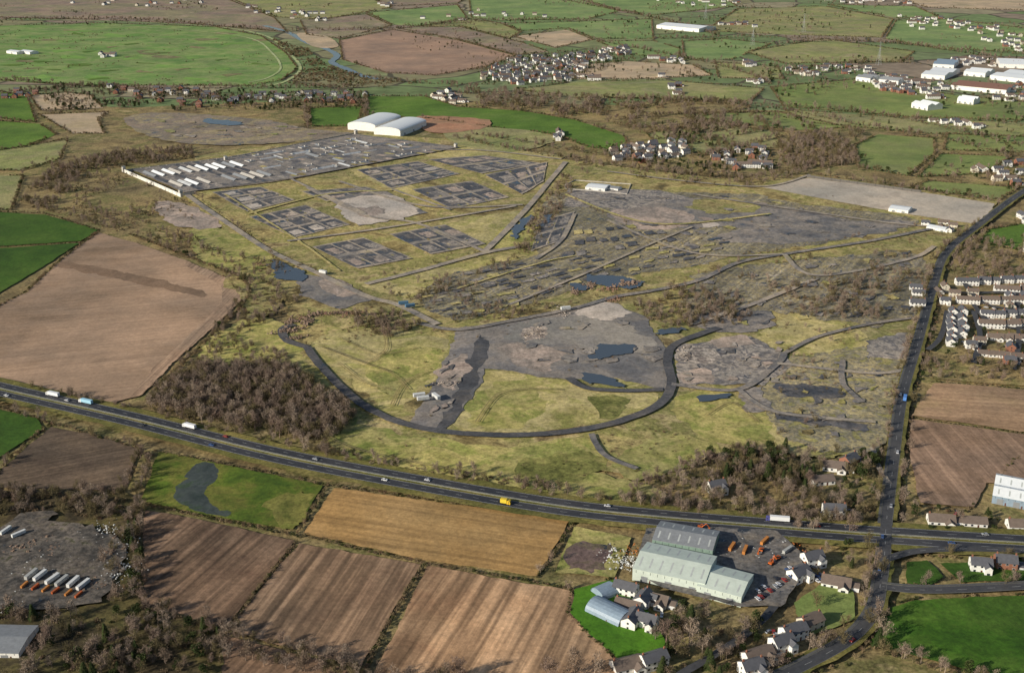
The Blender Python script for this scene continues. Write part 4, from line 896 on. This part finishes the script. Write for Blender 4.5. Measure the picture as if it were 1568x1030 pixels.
def excav():
    O=smat('machine_orange',(.55,.12,.02),.5,.4); mb=MB()
    for s in (-1,1): mb.ext([(-2,.1),(2,.1),(2.3,.5),(2,.95),(-2,.95),(-2.3,.5)],s*1.3-.3,s*1.3+.3,TY,'y')
    mb.box(-2,1.5,-1.3,1.3,1.05,2,O); mb.box(.1,1.5,.2,1.25,2,3.1,GL); mb.box(0,1.55,.15,1.3,3.1,3.2,O)
    mb.tube((1.2,-.3,1.8),(4,-.3,4.8),.35,.25,6,O); mb.tube((4,-.3,4.8),(6.2,-.3,2.2),.25,.18,6,O); mb.ext([(5.8,2.3),(6.9,2.1),(6.6,1.1),(5.7,1.3)],-.9,.3,O,'y'); return mb.mesh('excavator')
EX=excav()
cars=[car(c) for c in [(.6,.6,.62),(.03,.03,.035),(.3,.03,.02),(.05,.1,.25),(.35,.36,.38),(.75,.75,.75)]]
def vroad(name,me,path,u,off,rev,z=.0):
    tgt=S(*u) ; i=min(range(1,len(path)-1),key=lambda k:math.dist(path[k],tgt)); a,b_=path[i-1],path[i+1]
    ang=math.atan2(b_[1]-a[1],b_[0]-a[0]); x,y=offs(path[i-1:i+2],off)[1]
    place(name,me,x,y,ZC[0]*.9,ang+(math.pi if rev else 0))
for c,lc,u,o,rv,l in [((.75,.76,.78),(.7,.7,.7),(75,612),7.5,True,13),((.35,.6,.75),(.8,.8,.8),(130,628),7.5,True,13),((.8,.8,.8),(.8,.8,.8),(290,662),7.5,True,12),((.75,.55,.05),(.8,.5,.03),(780,772),-7.5,False,7),((.8,.8,.8),(.1,.1,.3),(1186,812),7.5,True,15)]:
    vroad('lorry',lorry(c,lc,l),hw,u,o,rv)
for i,u in enumerate([(90,628),(218,652),(340,678),(338,684),(480,712),(600,737),(930,790),(1060,800),(1260,817),(1460,830),(1520,834),(30,604),(660,748)]): vroad('car',cars[i%6],hw,u,(5,-5,8,-8)[i%4],i%2==0)
for i,u in enumerate([(1348,880),(1356,780),(1384,612),(1368,700),(1410,510),(1300,985),(1355,830)]): vroad('car',cars[(i+3)%6],sr,u,1.8*(-1)**i,i%2==1)
vroad('lorry',lorry((.1,.25,.6),(.1,.2,.5),10),sr,(1384,615),-2,False)
random.seed(4)
for i in range(12):
    for j in range(2):
        if R()<.8: x,y=S(1160+i*4.5,924-i*3.2-j*12); place('parked_car',random.choice(cars),x,y,ZC[0]*.95,2.0+U(-.06,.06))
for u,v in [(1062,822),(1072,815),(1080,822),(1190,862),(1165,850),(1180,870)]: x,y=S(u,v); place('excavator',EX,x,y,ZC[0]*.95,U(0,6),.9)
for i in range(40): hs_u,hs_v=random.choice([(1455,530),(1500,490),(1530,470),(1450,790),(1280,780),(1230,880),(990,940),(1200,980),(1520,460),(1560,520)]); x,y=S(hs_u+U(-25,25),hs_v+U(-12,12)); place('parked_car',random.choice(cars),x,y,.6,U(0,6))
def cont(col):
    P=smat('container_paint_'+str(col),col,.6,.3,.1); mb=MB(); mb.box(-6,6,-1.2,1.2,.15,2.75,P)
    for i in range(20):
        x=-5.7+i*.6
        for s in (-1,1): mb.box(x-.12,x+.12,min(s*1.2,s*1.26),max(s*1.2,s*1.26),.3,2.6,P)
    mb.box(6,6.06,-.04,.04,.3,2.6,TY); mb.box(-6.05,6.05,-1.25,1.25,2.75,2.82,P); return mb.mesh('container')
co=[cont(c) for c in [(.66,.66,.64),(.42,.10,.03),(.1,.2,.3),(.4,.4,.38),(.5,.2,.05)]]
for i in range(6): x,y=S(48+i*16+U(-2,2),888+i*3+U(-2,2)); place('shipping_container',co[0 if i%3 else 3],x,y,ZC[0],1.25+U(-.08,.08),.85); x,y=S(40+i*16+U(-2,2),903+i*3); place('shipping_container',co[1 if i%2 else 4],x,y,ZC[0],1.25+U(-.1,.1),.5)
for u,v in [(10,820),(30,825),(1140,850),(1120,845),(1205,850),(1170,836)]: x,y=S(u,v); place('shipping_container',co[0 if v<830 else random.randrange(5)],x,y,ZC[0],1.0+U(-.3,.3),.75)
for u,v,r in [(648,617,.3),(642,612,.3),(668,614,-1),(618,470,.2),(628,474,.4),(495,422,-.6),(866,478,.3)]: x,y=S(u,v); place('portable_cabin',co[2 if v in(470,474) else 0],x,y,ZC[0],r,(.8,1.2,1.0))
def heap(mat,n,sp,s0,s1):
    mb=MB()
    for i in range(n):
        x,y=random.gauss(0,sp),random.gauss(0,sp*.6); s=U(s0,s1)*(1 if R()<.3 else .55); a=U(0,3); c,d=math.cos(a),math.sin(a)
        vs=[(x+(px*c-py*d)*s,y+(px*d+py*c)*s,pz*s*.8) for px,py,pz in [(-1,-.7,0),(1.1,-.6,0),(.9,.8,0),(-.8,.7,0),(-.5,-.3,.9),(.6,-.2,1.1),(.3,.5,.8),(-.4,.4,1)]]
        mb.add(vs,[(4,5,6,7),(0,1,5,4),(1,2,6,5),(2,3,7,6),(3,0,4,7)],mat)
    return mb.mesh('heap')
hp=[heap(RUB,90,7,.3,1.1),heap(smat('brick_rubble',(.24,.13,.09)),90,7,.4,1.4),heap(smat('scrap_white',(.55,.55,.53),.7,.3,.5),130,9,.3,1.0),heap(smat('scrap_orange',(.38,.13,.03),.7,.3,.5),60,6,.3,.7),heap(smat('spoil',(.2,.135,.095)),90,8,.7,2.2)]
for u,v,k in [(445,495,4),(460,490,1),(480,485,4),(500,483,1),(520,482,4),(540,484,1),(440,510,4),(455,520,4),(470,497,4),(812,515,0),(825,512,0),(1050,545,0),(905,440,4),(930,446,1),(880,450,4),(960,438,4),(940,462,1),(400,408,1),(860,480,0),
   (130,835,2),(150,820,2),(170,870,2),(100,865,2),(80,850,4),(185,840,2),(60,875,2),(140,880,3),(170,845,4),(40,840,4),(110,845,2),(120,855,2),(160,858,2),(175,885,2),(150,900,4),(30,925,2),(40,876,2),(1160,855,3),(1175,845,3),(1150,865,3),(1190,850,2),(1130,848,2),(1210,862,3),(1185,880,3),(1105,838,2),(968,870,2),(975,850,3),(960,862,2),(1200,830,3),(1140,832,3),(1075,835,2),(1215,845,3),(680,590,0)]:
    x,y=S(u,v); place(['rubble_heap','brick_heap','scrap_heap','scrap_heap','spoil_heap'][k],hp[k],x,y,ZC[0]*.8,U(0,6),U(.6,1.0))
mb=MB()
for s in (-1,1):
    for t in (-1,1):
        mb.tube((s*4,t*4,0),(s*.9,t*.9,30),.16,.12,4,steel); mb.tube((s*.9,t*.9,30),(s*.3,t*.3,46),.12,.1,4,steel)
for k in range(8):
    z0=k*4.2; w0=4-3.1*z0/30; w1=4-3.1*min(30,z0+4.2)/30
    for s in (-1,1): mb.tube((-w0,s*w0,z0),(w1,s*w1,z0+4.2),.08,.08,3,steel); mb.tube((s*w0,-w0,z0),(s*w1,w1,z0+4.2),.08,.08,3,steel)
for z0,w0 in ((30,8),(37,9.5),(43,7)):
    for s in (-1,1): mb.tube((0,0,z0+1.5),(s*w0,0,z0),.12,.06,4,steel); mb.tube((0,0,z0-.5),(s*w0,0,z0),.12,.06,4,steel); mb.tube((s*w0,0,z0),(s*w0,0,z0-1.8),.12,.12,6,GL)
pm=mb.mesh('electricity_pylon')
for u,v in [(1152,70),(1345,100),(1230,50),(1080,30)]: x,y=S(u,v); place('electricity_pylon',pm,x,y,0,.4,1.2)
random.seed(8)
bt=list(COL['bare'].objects); et=list(COL['ever'].objects)
for u,v,k,s in [(1020,985,0,1.5),(1035,1000,0,1.6),(1055,990,0,1.5),(1045,975,0,1.3),(1350,880,0,1.2),(1338,870,0,1.2),(1126,722,1,1.5),(1112,735,1,1.3),(1175,735,1,1.4),(1200,725,1,1.2),(1330,720,1,1.2),(1225,812,0,1.2),(1245,815,0,1.1),(1300,818,0,1.2),(1330,845,0,1.3),(470,690,0,1.3),(500,680,0,1.2),(330,640,1,.9),(1385,770,0,1.1),(1400,790,1,.9),(1470,800,0,1),(1250,930,0,1.1),(1075,1000,0,1.2),(1160,955,1,1),(1330,960,0,1.2),(1290,990,0,1.2),(1345,955,0,1.4),(1352,975,0,1.4),(1345,990,1,1.2),(880,1040,0,1.6),(840,1045,0,1.5),(910,1035,0,1.4),(700,1045,0,1.5)]:
    x,y=S(u,v); o=random.choice(et if k else bt); place('evergreen_tree' if k else 'bare_tree',o.data,x,y,0,U(0,6),s)
nearH=[q for q in HP if q[1]<1500]
hws=resample(hw,5,False)
flush([(hws,13),(resample(sr,4,False),5.5),(resample(lr2,4,False),4.5),(nearH,8)])
# ---------------------------------------------------------------- light, camera
el=math.radians(23); sd=Vector((-.87,-.49,0)).normalized()*math.cos(el); sd.z=math.sin(el)
w=bpy.data.worlds.new('World'); sc.world=w; w.use_nodes=True; nt=w.node_tree
st=N(nt,'ShaderNodeTexSky',sky_type='NISHITA'); st.sun_disc=False; st.sun_elevation=el; st.sun_rotation=math.atan2(sd.x,sd.y)
nt.links.new(st.outputs[0],nt.nodes['Background'].inputs[0]); nt.nodes['Background'].inputs[1].default_value=.085
sl=bpy.data.lights.new('sun','SUN'); sl.energy=5.0; sl.angle=math.radians(.5); sl.color=(1,.93,.8)
so=bpy.data.objects.new('sun',sl); root.objects.link(so); so.rotation_euler=(-sd).to_track_quat('-Z','Y').to_euler()
cam=bpy.data.cameras.new('camera'); co_=bpy.data.objects.new('camera',cam); root.objects.link(co_)
cam.sensor_width=36; cam.lens=36*F/1568; cam.clip_start=1; cam.clip_end=60000
co_.location=(0,0,H); co_.rotation_euler=(math.pi/2-PI_,0,0); sc.camera=co_
sc.view_settings.view_transform='Standard'; sc.view_settings.look='None'; sc.view_settings.exposure=0
